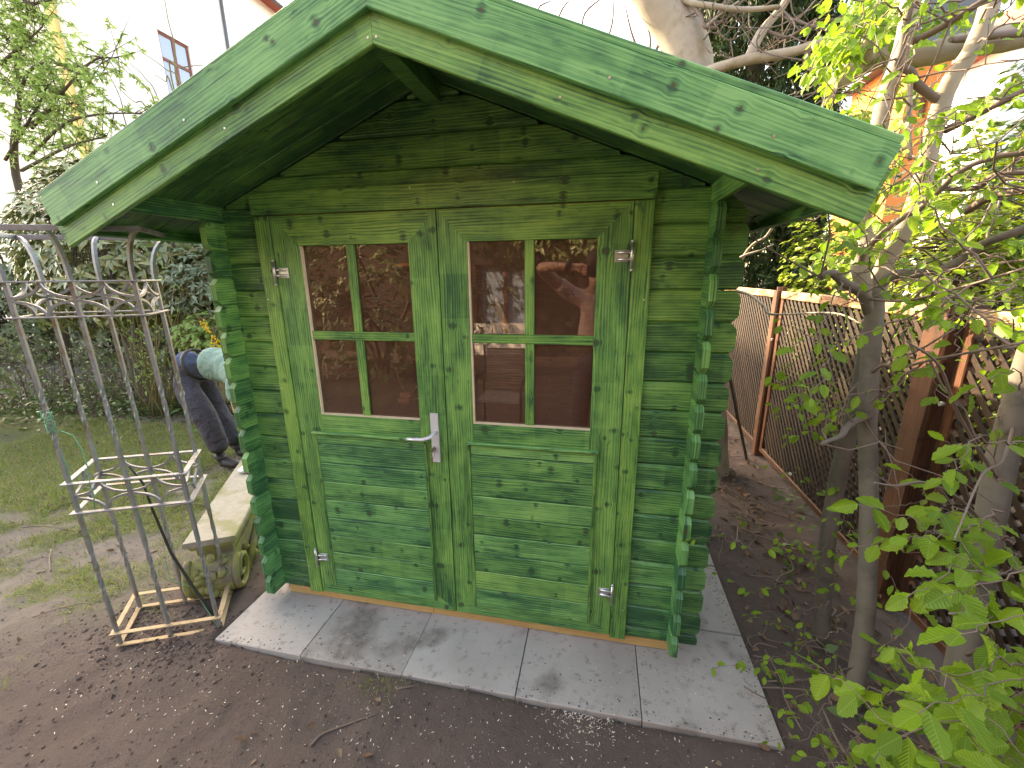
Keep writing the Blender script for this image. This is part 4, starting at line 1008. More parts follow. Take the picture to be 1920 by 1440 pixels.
# ---- hornbeam with the forked trunk, before the fence
hb = thing('hornbeam_tree', atz(1595, 1310), 'grey forked hornbeam with twin stems and fresh serrated leaves, before the lattice fence', 'tree')
limb('trunk', pix([(1596, 1335, -.10), (1612, 1240, -.08), (1624, 1130, -.06), (1629, 956, -.02), (1626, 790, .03), (1630, 694, .06), (1638, 600, .09), (1641, 540, .1)]), .032, .028, BARK, hb, 11)
limb('trunk', pix([(1540, 1215, .22), (1549, 1040, .21), (1572, 890, .19), (1603, 770, .15), (1624, 660, .12), (1634, 600, .105)]), .034, .026, BARK, hb, 10)
BR = [([(1634, 580, .1), (1607, 505, .12), (1612, 445, .14), (1617, 424, .15), (1634, 330, .18), (1658, 195, .22), (1695, 80, .26), (1712, -40, .3)], .027, .026, BARKP),
      ([(1641, 560, .1), (1658, 497, .12), (1685, 445, .13), (1719, 373, .16), (1745, 286, .2), (1761, 219, .22), (1780, 156, .24), (1811, 112, .26), (1848, 37, .28), (1866, -40, .3)], .029, .026, BARKP),
      ([(1643, 540, .1), (1680, 515, .08), (1724, 511, .06), (1790, 490, .03), (1830, 462, .0), (1869, 450, -.02), (1960, 415, -.05)], .017, .011, BARK),
      ([(1632, 590, .1), (1606, 552, .06), (1585, 528, .04), (1560, 513, .03), (1538, 520, .02)], .019, .012, BARK),
      ([(1613, 497, .1), (1632, 460, .08), (1685, 408, .05), (1724, 384, .03), (1764, 358, .0), (1811, 313, -.03), (1869, 294, -.06), (1950, 284, -.1)], .011, .007, TWIG),
      ([(1740, 345, .17), (1790, 352, .1), (1830, 350, .05), (1856, 335, .0), (1950, 322, -.05)], .009, .006, TWIG),
      ([(1811, 396, .1), (1856, 373, .0), (1950, 352, -.1)], .013, .01, TWIG),
      ([(1759, 190, .23), (1727, 158, .2), (1702, 144, .18), (1684, 121, .17), (1690, 100, .17), (1698, 62, .18), (1714, -20, .2)], .014, .010, TWIG),
      ([(1772, 245, .22), (1832, 215, .15), (1884, 194, .1), (1960, 150, .05)], .013, .009, TWIG),
      ([(1707, 150, .19), (1709, 225, .17), (1706, 300, .14)], .008, .006, BARKP),
      ([(1700, 85, .26), (1759, 50, .2), (1811, 23, .18), (1870, -15, .15)], .013, .009, TWIG),
      ([(1620, 560, .1), (1700, 560, -.1), (1800, 540, -.25), (1930, 500, -.4)], .005, .003, TWIG),
      ([(1632, 700, .05), (1660, 680, -.05), (1690, 690, -.12), (1760, 672, -.25), (1930, 640, -.5)], .006, .003, TWIG),
      ([(1640, 770, .05), (1598, 800, -.05), (1570, 815, -.1), (1540, 832, -.15)], .015, .006, BARK)]
for P, a, b, mt_ in BR: limb('branch', wiggle(pix(P), .006), a, b, mt_, hb, 8)
LV = Leafer(); TW = MB(); rr = random.Random(21)
# shoots from the upper branches
for P, a, b, _ in BR:
    Q = smooth_path(pix(P), 6); n_ = 3 if a > .025 else 3
    for _k in range(n_):
        q = Q[rr.randrange(len(Q) // 4, len(Q))]; d = unit(np.array([rr.gauss(0, 1), rr.gauss(-.35, .7), rr.gauss(.15, .6)])); ln = rr.uniform(.18, .5)
        leafy_twig([q, q + d * ln * .5 + (0, 0, rr.uniform(-.02, .06)), q + d * ln + (0, 0, rr.uniform(-.1, .05))], .0035, .046, .06, TW, LV, .5, 1, .5, rr, .2)
for P, a, b, _ in BR:
    Q = smooth_path(pix(P), 6)
    for _k in range(3):
        q = Q[rr.randrange(len(Q) // 5, len(Q))]; d = unit(np.array([rr.gauss(0, 1), rr.gauss(-.2, .6), rr.gauss(.1, .7)])); ln = rr.uniform(.2, .6); PP_ = [q]
        for j in range(5): PP_.append(PP_[-1] + (d + np.array([rr.gauss(0, .35), rr.gauss(0, .35), rr.gauss(0, .35)])) * ln / 5)
        TW.tube(PP_, [.0034, .003, .0025, .002, .0016, .0012], 5, cap=False)
        for j in (2, 3, 4):
            TW.tube([PP_[j], PP_[j] + np.array([rr.gauss(0, .05), rr.gauss(0, .05), rr.gauss(.01, .05)])], [.0022, .0012], 4, cap=False)
def pix_twig(u0, v0, d0, u1, v1, d1, r0, lf, sp_, sag=0.0, bare=.1, side=.5):
    a = atd(u0, v0, d0); b = atd(u1, v1, d1); mdl = (a + b) / 2 + np.array([rr.gauss(0, .03), rr.gauss(0, .03), rr.gauss(0, .03) + sag])
    leafy_twig([a, a * .6 + mdl * .4, mdl, b], r0, lf, sp_, TW, LV, side, 1, .5, rr, bare)
# hanging yellow-lit sprays at the top
for u0, v0, u1, v1 in ((1640, 20, 1560, 70), (1620, 60, 1550, 110), (1650, 90, 1575, 95), (1600, -10, 1590, 60), (1680, 10, 1650, 55), (1720, 60, 1760, 30), (1610, 160, 1590, 200), (1680, 190, 1640, 175), (1660, 40, 1600, 95), (1630, 100, 1560, 140), (1700, 30, 1640, -5), (1760, 320, 1700, 340), (1650, 420, 1575, 450), (1640, 470, 1560, 500), (1700, 520, 1750, 560), (1780, 420, 1850, 440), (1600, 240, 1650, 225), (1590, 215, 1635, 290), (1900, 165, 1850, 180), (1930, 150, 1880, 172)):
    pix_twig(u0, v0, rr.uniform(1.7, 2.1), u1, v1, rr.uniform(1.6, 2.0), .003, .058, .035, .02, .1, .6)
# tangle before the fence, mid height
for _k in range(11):
    v0 = rr.uniform(600, 1250); u0 = rr.uniform(1570, 1650); d0 = rr.uniform(1.75, 1.95); lft = rr.random() < .55
    u1 = u0 - rr.uniform(50, 190) if lft else u0 + rr.uniform(60, 260); v1 = v0 + rr.uniform(-90, 90)
    if v1 < 820: u1 = max(u1, 1475)
    pix_twig(u0, v0, d0, u1, v1, d0 - rr.uniform(0, .45), .003, .038, .10, rr.uniform(-.03, .03), .25, .4)
# sprays low down reaching left over the paving edge
for u0, v0, u1, v1, d in ((1560, 1080, 1405, 1110, 1.7), (1560, 1130, 1420, 1150, 1.65), (1580, 1180, 1440, 1240, 1.5), (1600, 1250, 1470, 1330, 1.4), (1560, 1300, 1440, 1390, 1.35), (1640, 1330, 1500, 1420, 1.25), (1600, 1050, 1470, 1020, 1.75), (1620, 1000, 1490, 985, 1.75), (1600, 960, 1500, 880, 1.8), (1620, 1400, 1540, 1385, 1.15), (1540, 1390, 1455, 1330, 1.4), (1530, 1250, 1400, 1250, 1.6)):
    pix_twig(u0, v0, d + .1, u1, v1, d, .0025, .038, .07, .0, .3, .35)
foliage(hb, LEAF_HORN, *LV.arrays(), L_HORN, 300, 'leaf', 8)
o = TW.build('twigs', TWIG, hb); o['kind'] = 'stuff'

# ---- second hornbeam, right edge, whose twigs come nearest
hb2 = thing('hornbeam_tree', atz(1784, 1369), 'thick grey hornbeam trunk at the right edge with large bright leaves hanging near', 'tree')
limb('trunk', pix([(1780, 1390, -.13), (1798, 1260, -.12), (1830, 1120, -.10), (1856, 975, -.06), (1886, 830, .0), (1928, 690, .05), (1985, 540, .1), (2060, 330, .15)]), .043, .036, BARK, hb2, 12)
LV = Leafer(); TW = MB(); rr = random.Random(5)
for P, a, b in (([(1850, 990, -.08), (1800, 940, -.25), (1740, 905, -.4), (1680, 915, -.5), (1640, 905, -.55)], .006, .002), ([(1870, 900, -.05), (1800, 780, -.2), (1760, 690, -.3), (1700, 640, -.4)], .006, .002),
                ([(1900, 800, 0), (1880, 860, -.3), (1850, 900, -.5), (1790, 1010, -.8)], .005, .0015), ([(1840, 1100, -.1), (1780, 1090, -.4), (1700, 1120, -.6)], .005, .0015), ([(1810, 1230, -.12), (1850, 1200, -.5), (1830, 1160, -.75), (1780, 1150, -.9)], .005, .0015)):
    limb('branch', wiggle(pix(P), .006), a, b, TWIG, hb2, 7)
for _k in range(6):        # big near leaves, right
    v0 = rr.uniform(1000, 1420); d0 = rr.uniform(.85, 1.1); u1 = rr.uniform(1690, 1830); v1 = v0 + rr.uniform(-70, 120)
    pix_twig(1990, v0, d0, u1, v1, d0 - rr.uniform(.05, .25), .0028, .062, .045, rr.uniform(-.01, .03), .15, .35)
for u0, v0, u1, v1, d in ((1880, 960, 1700, 1010, .95), (1900, 1080, 1700, 1120, .85), (1960, 1250, 1770, 1290, .72), (1960, 1330, 1690, 1380, .72), (1960, 1400, 1760, 1430, .62), (1960, 1160, 1800, 1190, .68), (1800, 1330, 1660, 1400, .9), (1850, 1440, 1640, 1425, .85), (1900, 1020, 1760, 960, 1.0), (1930, 930, 1780, 900, 1.05), (1930, 830, 1790, 880, 1.0), (1930, 760, 1800, 740, 1.2), (1940, 640, 1760, 600, 1.3)):
    pix_twig(u0, v0, d + .12, u1, v1, d, .0032, .064, .060, .01, .15, .2)
for _k in range(5):
    u0 = rr.uniform(1780, 1880); v0 = rr.uniform(900, 1350); d0 = rr.uniform(1.3, 1.6); pix_twig(u0, v0, d0, u0 - rr.uniform(60, 260), v0 + rr.uniform(-80, 120), d0 - rr.uniform(.1, .5), .003, .05, .09, 0, .2, .4)
for _k in range(5):
    u0 = 1990; v0 = rr.uniform(420, 760); d0 = rr.uniform(1.2, 1.9); pix_twig(u0, v0, d0, rr.uniform(1700, 1880), v0 + rr.uniform(-60, 100), d0 + rr.uniform(-.2, .2), .003, .045, .08, 0, .2, .4)
foliage(hb2, LEAF_HORN, *LV.arrays(), L_HORN, 300, 'leaf', 8)
o = TW.build('twigs', TWIG, hb2); o['kind'] = 'stuff'

# ---- pale pruned limb from a tree standing right of the frame
pt = thing('pruned_tree', (3.5, 1.1, -.13), 'thick pale pruned limb with a sawn end reaching in from the right edge', 'tree')
limb('trunk', [(3.55, 1.15, -.3), (3.5, 1.1, 1.2), (3.42, 1.1, 2.5), (3.4, 1.1, 4.2)], .14, .09, BARKP, pt, 12)
limb('limb', [*pix([(1561, 156, .8), (1602, 131, .8), (1657, 106, .8), (1727, 104, .82), (1811, 84, .85), (1925, 64, .9)]), (3.0, 1.0, 2.62), (3.44, 1.1, 2.4)], .036, .06, BARKP, pt, 12)
limb('branch', pix([(1925, 60, .8), (1870, 66, .74), (1800, 74, .72), (1782, 74, .7)]), .016, .010, TWIG, pt, 7)
limb('branch', pix([(1625, 115, .78), (1628, 85, .72), (1640, 55, .7)]), .03, .018, BARKP, pt, 8)

# ---- leaning bare tree behind the shed
lt = thing('leaning_tree', (1.74, 1.95, -.13), 'stout pale leaning tree trunk rising behind the shed roof, bare branches', 'tree')
limb('trunk', [(1.66, 2.02, -.3), (1.60, 2.05, .1), (1.50, 2.08, .7), (1.42, 2.12, 1.4), (1.34, 2.18, 2.1), tuple(at(1293, 120, 2.3)), tuple(at(1238, 0, 2.36)), tuple(at(1180, -130, 2.42)), (.1, 2.6, 6.2)], .155, .16, BARKP, lt, 14)
LBR = [([(1300, 150, 2.2), (1335, 133, 2.1), (1400, 111, 2.0), (1480, 100, 1.9), (1540, 80, 1.8), (1610, 50, 1.7)], .042, .026, BARKP), ([(1402, 112, 2.0), (1430, 62, 2.05), (1465, 12, 2.1), (1490, -30, 2.1)], .034, .024, BARKP),
       ([(1512, 94, 1.85), (1528, 130, 1.82), (1543, 165, 1.8), (1546, 200, 1.8)], .017, .012, TWIG), ([(1546, 198, 1.8), (1562, 168, 1.75), (1580, 140, 1.7)], .013, .008, TWIG),
       ([(1262, -30, 2.3), (1292, 4, 2.2), (1340, 16, 2.1), (1400, 20, 2.05), (1462, 13, 2.0)], .022, .014, BARKP), ([(1290, 2, 2.2), (1310, 28, 2.15), (1324, 52, 2.1), (1345, 52, 2.1)], .017, .009, TWIG),
       ([(1322, 52, 2.1), (1350, 28, 2.1), (1385, 2, 2.1)], .012, .006, BARKP), ([(1438, 58, 2.05), (1470, 66, 2.0), (1495, 62, 2.0), (1530, 35, 1.9)], .010, .006, TWIG), ([(1470, 30, 2.1), (1510, 46, 2.0), (1560, 60, 1.9)], .009, .005, TWIG),
       ([(1345, 52, 2.1), (1352, 66, 2.1), (1375, 72, 2.1), (1410, 54, 2.1)], .006, .003, TWIG)]
for P, a, b, mt_ in LBR: limb('branch', wiggle(pix(P), .008), a, b, mt_, lt, 8)
TW = MB(); rr = random.Random(8)
for P, a, b, _ in LBR:
    Q = smooth_path(pix(P), 5)
    for _k in range(6):
        q = Q[rr.randrange(2, len(Q))]; d = unit([rr.gauss(0, 1), rr.gauss(0, .5), rr.gauss(.2, .8)]); l = rr.uniform(.12, .5)
        p1 = q + d * l * .5 + np.array([rr.gauss(0, .03), 0, rr.gauss(0, .03)]); p2 = q + d * l + np.array([rr.gauss(0, .05), 0, rr.uniform(0, .12)])
        TW.tube(smooth_path([q, p1, p2], 4), [.005, .005, .0045, .004, .004, .0035, .003, .0025, .002], 5)
        for _j in range(2):
            q2 = p1 + (p2 - p1) * rr.random(); TW.tube([q2, q2 + np.array([rr.gauss(0, .06), rr.gauss(0, .04), rr.uniform(0, .1)])], [.0028, .0015], 4)
for u0, v0, u1, v1 in ((1018, 30, 1035, 0), (1042, 32, 1072, -5), (1092, 50, 1140, -12), (1125, 85, 1150, -10), (1210, 95, 1235, 50), (1225, 100, 1250, 65), (1200, 80, 1170, 0), (1215, 90, 1195, 10)):
    a = at(u0, v0 + 25, 2.6); b = at(u1, v1, 2.7); TW.tube(smooth_path([a, (a + b) / 2 + np.array([rr.gauss(0, .04), 0, rr.gauss(0, .04)]), b], 4), np.linspace(.014, .005, 9), 5)
o = TW.build('twigs', TWIG, lt); o['kind'] = 'stuff'

# ---- small shoots with buds poking past the shed's right corner
sh_ = thing('bare_shrub', atz(1400, 860), 'sparse shrub with bare pale shoots poking out past the right corner of the shed', 'shrub')
for P in ([(1345, 560, 1.6), (1400, 470, 1.4), (1440, 440, 1.3), (1465, 400, 1.25), (1482, 382, 1.2)], [(1360, 420, 1.4), (1400, 425, 1.4), (1440, 408, 1.35), (1462, 390, 1.35)], [(1370, 500, 1.4), (1390, 482, 1.35), (1430, 470, 1.3), (1450, 458, 1.3)],
          [(1380, 545, 1.6), (1405, 550, 1.5), (1428, 570, 1.4), (1450, 588, 1.35), (1560, 588, 1.0), (1620, 610, .8)], [(1340, 430, 1.5), (1380, 400, 1.4), (1420, 385, 1.4)]):
    limb('shoot', wiggle(pix(P), .008), .011, .004, BARKP, sh_, 6)
limb('stem', [atz(1400, 860), *pix([(1375, 740, 1.8), (1345, 560, 1.6)])], .014, .011, BARK, sh_, 7)

# ---- leaf masses
def shell_points(n, c, r, inner=.45, zlo=None, seed=0, lump=.22):
    r_ = np.random.default_rng(seed); d = r_.normal(size=(n, 3)); d /= np.linalg.norm(d, axis=1, keepdims=True)
    lumps = r_.normal(size=(14, 3)); lumps /= np.linalg.norm(lumps, axis=1, keepdims=True)
    bump = np.max(np.exp(-((1 - d @ lumps.T) / .12)), axis=1)
    rad = (inner + (1 - inner) * r_.random(n) ** .5) * (1 - lump + lump * 1.3 * bump)
    P = np.asarray(c) + d * rad[:, None] * np.asarray(r); D = d
    if zlo is not None: k = P[:, 2] > zlo; P, D = P[k], D[k]
    return P, D
def whorls(P, D, per, size, spread=1.0, seed=0, droop=.0):
    r_ = np.random.default_rng(seed); n = len(P); PP, DD, UU, SS = [], [], [], []
    ax = D + np.array([0, 0, .7]); ax /= np.linalg.norm(ax, axis=1, keepdims=True)
    ref = np.cross(ax, r_.normal(size=(n, 3))); ref /= np.linalg.norm(ref, axis=1, keepdims=True); ref2 = np.cross(ax, ref)
    for k in range(per):
        a = 2 * np.pi * k / per + r_.uniform(-.3, .3, n)
        d = ref * np.cos(a)[:, None] + ref2 * np.sin(a)[:, None]; d = d * spread + ax * r_.uniform(.05, .6, n)[:, None] + np.array([0, 0, -droop])
        PP.append(P + r_.normal(0, .012, (n, 3))); DD.append(d); UU.append(ax); SS.append(size * r_.uniform(.6, 1.2, n))
    DD = np.concatenate(DD); DD /= np.linalg.norm(DD, axis=1, keepdims=True)
    return np.concatenate(PP), DD, np.concatenate(UU), np.concatenate(SS)
def stems(root, base, tops, r0, r1, mat, name='stem', seed=0, mid=.1):
    rr = random.Random(seed)
    for t in tops:
        b = np.asarray(base, float) + np.array([rr.gauss(0, .08), rr.gauss(0, .08), 0]); m1 = b * .6 + np.asarray(t) * .4 + np.array([rr.gauss(0, mid), rr.gauss(0, mid), rr.gauss(0, mid)])
        limb(name, [b, m1, t], r0, r1, mat, root, 7)
def bush(name, c, r, n, per, size, mat, shape, label, cat='bush', parts=300, zlo=None, seed=0, inner=.5, spread=1.0, droop=.1, stem_mat=BARKD, nst=5, group=None, lump=.22, base=None, minpx=9, twig=True):
    b = base if base is not None else (c[0], c[1], GZ); root = thing(name, b, label, cat, group)
    P, D = shell_points(n, c, r, inner, zlo, seed, lump); PP, DD, UU, SS = whorls(P, D, per, size, spread, seed + 1, droop)
    foliage(root, shape, PP, frames(DD, rng.normal(0, .3, len(PP)), UU), SS, mat, parts, 'leaf', minpx)
    rr = random.Random(seed)
    tops = [np.asarray(c) + np.array([rr.uniform(-.6, .6) * r[0], rr.uniform(-.6, .6) * r[1], rr.uniform(-.1, .6) * r[2]]) for _ in range(nst)]
    stems(root, (b[0], b[1], GZ - .1), tops, .04 * min(1.5, r[2]), .012, stem_mat, 'stem', seed)
    if twig:
        TW = MB()
        for k in range(0, len(P), max(1, len(P) // 220)):
            t = min(tops, key=lambda q: np.linalg.norm(q - P[k])); TW.tube([P[k], (P[k] + t) / 2 + np.array([rr.gauss(0, .05) for _ in range(3)]), t], [.003, .005, .008], 4, cap=False)
        o = TW.build('twigs', stem_mat, root); o['kind'] = 'stuff'
    return root, P, D
def buds(root, P, D, n, mat, size, seed=0, name='flower_bud'):
    r_ = random.Random(seed); mb = MB(); d = view_depth(P); ok = [i for i in range(len(P)) if D[i][1] < .3 and d[i] > .5]
    for i in r_.sample(ok, min(n, len(ok))):
        a = unit(D[i] + (0, 0, .9)); F_ = frames(np.array([a]))[0]; mb.blob(P[i] + a * size * 1.2, (size * 1.5, size * .75, size * .75), F_, 6, 4, jit=.05)
    o = mb.build(name, mat, root); o['kind'] = 'stuff'

b1, P1, D1 = bush('rhododendron', (-5.35, 2.9, 1.95), (1.75, 1.0, 1.3), 1500, 7, .12, L_RHODO, LEAF_OVAL, 'large dark glossy rhododendron full of cream buds at the left edge of the photo', seed=11, stem_mat=BARK, zlo=.75, inner=.6, base=(-5.4, 2.7, GZ))
buds(b1, P1, D1, 90, BUD, .017, 1)
b2, P2, D2 = bush('rhododendron', (-4.05, 3.25, 1.55), (1.15, .75, .95), 900, 7, .10, L_RHODO, LEAF_OVAL, 'lower rhododendron with reddish gaps behind the iron frame, beside the pale leaved shrub', seed=17, stem_mat=BARK, zlo=.7, inner=.6, base=(-4.3, 3.0, GZ))
buds(b2, P2, D2, 30, BUD, .015, 2)
bush('rhododendron', (-6.4, 1.6, .65), (.9, .5, .55), 110, 7, .12, L_RHODO, LEAF_OVAL, 'small low rhododendron sprig at the left edge under the large one', seed=19, stem_mat=BARK, zlo=.1, inner=.5, parts=120)
bush('pale_leaved_shrub', (*at(380, 500, 2.6)[:2], 1.5), (.62, .5, .62), 520, 5, .075, L_PALE, LEAF_OVAL, 'grey green glossy shrub close behind the left corner of the shed', seed=23, inner=.35, stem_mat=CANE, nst=7)
rt, P3, D3 = bush('yellow_flowering_bush', (*at(390, 620, 2.3)[:2], .85), (.42, .35, .42), 330, 5, .06, L_LIGHT, LEAF_WIDE, 'bright green bush with a few yellow flowers above the bending person', seed=29, inner=.3, stem_mat=CANE)
LVb = []
mb = MB(); rr = random.Random(4)
for u, v in ((386, 612), (392, 620), (398, 632), (404, 640), (410, 650), (399, 645), (380, 607), (416, 640)):
    q = at(u, v, 1.98)
    for k in range(7):
        a = rr.uniform(0, 6.28); mb.blob(q + np.array([math.cos(a) * .016, -.004, math.sin(a) * .016]) + np.array([rr.gauss(0, .01) for _ in range(3)]), (.012, .006, .012), n=6, m=4)
o = mb.build('flower', L_YELLOW, rt); o['kind'] = 'stuff'

# light green young tree at the top left, before the house
mt = thing('young_maple', (-7.4, 3.2, GZ), 'airy light green young tree with arching dark branches at the top left', 'tree')
LV = Leafer(); TW = MB(); rr = random.Random(31)
limb('trunk', [(-7.3, 3.1, -.3), (-7.2, 3.2, 1.4), at(30, 330, 3.3), at(36, 190, 3.3)], .07, .035, BARKD, mt, 8)
MB_ = [[(36, 190, 3.3), (24, 100, 3.3), (4, 70, 3.3), (-30, 40, 3.3)], [(33, 215, 3.3), (48, 145, 3.2), (88, 118, 3.1), (140, 132, 3.0), (165, 150, 3.0)], [(36, 190, 3.3), (30, 100, 3.4), (50, 20, 3.4), (60, -30, 3.4)], [(60, 240, 3.3), (110, 180, 3.1), (170, 115, 3.0), (222, 108, 2.9)],
       [(50, 300, 3.3), (120, 240, 3.1), (185, 215, 3.0), (262, 212, 2.9)], [(20, 20, 3.3), (60, 5, 3.2), (95, 0, 3.2)], [(40, 320, 3.3), (130, 275, 3.1), (200, 255, 3.0)], [(0, 120, 3.2), (40, 90, 3.2), (80, 50, 3.2)], [(30, 250, 3.3), (100, 205, 3.2), (150, 190, 3.1)], [(10, 300, 3.2), (60, 200, 3.1), (90, 160, 3.0)]]
for P in MB_:
    P = pix(P); limb('branch', wiggle(P, .02), .022, .007, BARKD, mt, 6); Q = smooth_path(P, 8)
    for k in range(46):
        q = Q[rr.randrange(2, len(Q))]; d = unit([rr.gauss(0, 1), rr.gauss(0, .6), rr.gauss(.2, .8)]); ln = rr.uniform(.15, .55)
        TW.tube([q, q + d * ln], [.005, .002], 4, cap=False)
        for j in range(rr.randint(3, 6)):
            qq = q + d * ln * rr.uniform(.4, 1.05)
            for w in range(4):
                LV.add(qq, np.array([rr.gauss(0, 1), rr.gauss(0, 1), rr.gauss(-.2, .6)]), (rr.gauss(0, .5), rr.gauss(0, .5), 1), rr.uniform(.04, .075))
foliage(mt, LEAF_OVAL, *LV.arrays(), L_LIGHT, 300, 'leaf', 9)
o = TW.build('twigs', BARKD, mt); o['kind'] = 'stuff'

# bare canes before the house, wispy willow shrub
cs = thing('cane_shrub', (-4.6, 3.6, GZ), 'bare upright canes sticking up above the left roof slope, before the house wall', 'shrub')
rr = random.Random(12)
for L_ in ([(245, 260), (220, 180), (195, 122)], [(305, 205), (270, 150), (243, 118)], [(297, 195), (276, 170), (256, 148)], [(345, 185), (300, 125), (260, 95)], [(336, 175), (325, 90), (316, 30), (305, -25)], [(285, 220), (250, 190), (217, 160)], [(330, 150), (350, 130), (380, 122)], [(322, 170), (305, 150), (290, 140)]):
    a = at(*L_[0], 3.4); limb('cane', wiggle([np.array([-4.6 + rr.gauss(0, .2), 3.6, GZ - .1]), a * .5 + np.array([-4.6, 3.6, GZ]) * .5, a] + [at(u, v, 3.4) for u, v in L_[1:]], .02), .013, .004, CANE, cs, 5)
ws = thing('wispy_willow', (*atz(300, 770)[:2], GZ), 'thin wispy shrub of whip-like stems with sparse yellow green leaves behind the iron frame', 'shrub')
LV = Leafer(); rr = random.Random(14); base = atz(300, 775)
for k in range(26):
    t = at(rr.uniform(190, 345), rr.uniform(440, 640), rr.uniform(2.0, 2.5)); b = base + np.array([rr.gauss(0, .12), rr.gauss(0, .1), 0])
    P = [b, b * .55 + t * .45 + np.array([rr.gauss(0, .05), rr.gauss(0, .05), .08]), t]
    limb('whip', P, .008, .003, CANE, ws, 5)
    Q = smooth_path(P, 8)
    for j in range(rr.randint(8, 22)):
        q = Q[rr.randrange(5, len(Q))] + np.array([rr.gauss(0, .03) for _ in range(3)]); LV.add(q, (rr.gauss(0, .6), rr.gauss(0, .6), rr.gauss(-.7, .5)), (rr.gauss(0, 1), -.5, rr.gauss(.5, .5)), rr.uniform(.03, .06))
foliage(ws, LEAF_OVAL, *LV.arrays(), L_LIGHT, 0)

tg = thing('twiggy_shrub', (*atz(150, 745)[:2], GZ), 'tangle of thin brown stems and sparse leaves on the bed behind the iron frame', 'shrub')
rr = random.Random(33); TWb = MB(); LV = Leafer()
for k in range(230):
    u = rr.uniform(-30, 345); b = atz(u, rr.uniform(722, 778)); h = rr.uniform(.25, .95); t = b + np.array([rr.gauss(0, .3), rr.gauss(-.05, .2), h]); m1 = (b + t) / 2 + np.array([rr.gauss(0, .1), rr.gauss(0, .08), .05])
    Q = smooth_path([b, m1, t], 4); TWb.tube(Q, np.linspace(.006, .0018, len(Q)), 4, cap=False)
    for j in range(rr.randint(2, 9)):
        q = Q[rr.randrange(3, len(Q))] + np.array([rr.gauss(0, .04) for _ in range(3)]); LV.add(q, (rr.gauss(0, 1), rr.gauss(0, 1), rr.gauss(0, .5)), (rr.gauss(0, .6), -.3, 1), rr.uniform(.035, .07))
o = TWb.build('stems', TWIG, tg); o['kind'] = 'stuff'
foliage(tg, LEAF_OVAL, *LV.arrays(), L_MID, 0)
# yew, tall and dark, behind the shed to the right
yw = thing('yew_tree', (2.75, 6.2, GZ), 'tall dark green yew behind the shed, right of the leaning trunk', 'tree')
limb('trunk', [(2.75, 6.2, -.3), (2.8, 6.2, 3), (2.7, 6.2, 7)], .2, .08, BARKD, yw, 9)
r_ = np.random.default_rng(41); PP = []; DD = []
for k in range(1500):
    a = r_.uniform(0, 2 * np.pi); z = r_.uniform(.2, 8.0); rad = 1.25 * (1.02 - .05 * z) * r_.uniform(.55, 1.05)
    tip = np.array([2.75 + rad * math.cos(a) * 1.0, 6.2 + rad * math.sin(a) * .9, z]); d = np.array([math.cos(a) * .3, math.sin(a) * .3, -1.0 if r_.random() < .7 else .6]); ln = r_.uniform(.25, .7)
    m_ = 60; t = r_.random(m_)[:, None]; P = tip + d * t * ln + r_.normal(0, .05, (m_, 3)) * (1.2 - t * .6)
    PP.append(P); DD.append(d + r_.normal(0, .55, (m_, 3)))
PP = np.concatenate(PP); DD = np.concatenate(DD); DD /= np.linalg.norm(DD, axis=1, keepdims=True)
foliage(yw, LEAF_SPRAY, PP, frames(DD, r_.uniform(0, 6.28, len(PP))), r_.uniform(.08, .19, len(PP)), L_YEW, 0)
# dark evergreen hedge closing the garden at the back
for k, (u, yy, w, h, lab) in enumerate(((-120, 4.6, 1.5, 2.1, 'dark evergreen bush filling the left edge below the house'), (40, 5.0, 1.5, 2.0, 'dark evergreen bush below the house corner, behind the large rhododendron'), (190, 5.2, 1.4, 1.7, 'dark evergreen bush behind the bars of the iron frame'), (330, 5.2, 1.4, 1.7, 'dark evergreen bush closing the view behind the wispy willow'), (455, 5.0, 1.3, 1.5, 'dark evergreen bush right behind the left corner of the shed'))):
    c = at(u, 600, yy); bush('evergreen_bush', (c[0], yy, h * .52), (w, .8, h), 1300, 6, .12, L_DARK, LEAF_OVAL, lab, parts=0, seed=50 + k, inner=.6, zlo=-.1, lump=.12)
# sunlit shrubs beyond the fence
specs = [((3.45, .9, 1.0), (.8, .7, 1.25), 900, .07, L_HEDGE, 'low yellow green shrub beyond the fence at the right edge', 1.0),
         ((3.6, 2.7, 1.15), (1.0, .8, 1.5), 1200, .075, L_HEDGE, 'sunlit yellow green shrub beyond the fence behind the forked hornbeam', 1.0),
         ((3.5, 4.3, 1.0), (.8, .6, 1.4), 900, .075, L_HEDGE, 'yellow green shrub beyond the far end of the fence, before the yew', 1.0),
         ((5.4, 3.6, 1.7), (1.5, 1.0, 2.3), 1500, .09, L_MID, 'tall mid green bush beyond the fence under the slanting grey limb', 1.0),
         ((4.9, 1.4, 1.7), (1.1, .9, 2.2), 1300, .075, L_HEDGE, 'tall light green bush beyond the fence at the right edge', 1.0),
         ((6.6, 6.0, 1.5), (2.2, 1.0, 2.6), 1300, .11, L_MID, 'dark green bush far beyond the fence below the orange house', 1.0)]
for k, (c, r, n, s_, mt_, lab, _) in enumerate(specs):
    bush('garden_shrub', c, r, n, 6, s_, mt_, LEAF_WIDE, lab, 'shrub', parts=0, seed=60 + k, inner=.4, zlo=-.1, lump=.3)
# mirrored garden behind the camera
bush('mirrored_bush', (-2.9, -4.9, 1.3), (2.3, .8, 2.2), 1100, 6, .10, L_DARK, LEAF_OVAL, 'leafy bush mirrored in the left door panes', parts=0, seed=71, inner=.6, zlo=-.1)
bt, Pb, Db = bush('mirrored_tree', (.6, -5.8, 3.1), (3.6, .8, 1.9), 1300, 6, .13, L_DARK, LEAF_OVAL, 'overhanging tree crown mirrored in the upper panes of the right door', 'tree', parts=0, seed=72, inner=.5, zlo=1.3, base=(2.4, -6.0, GZ))

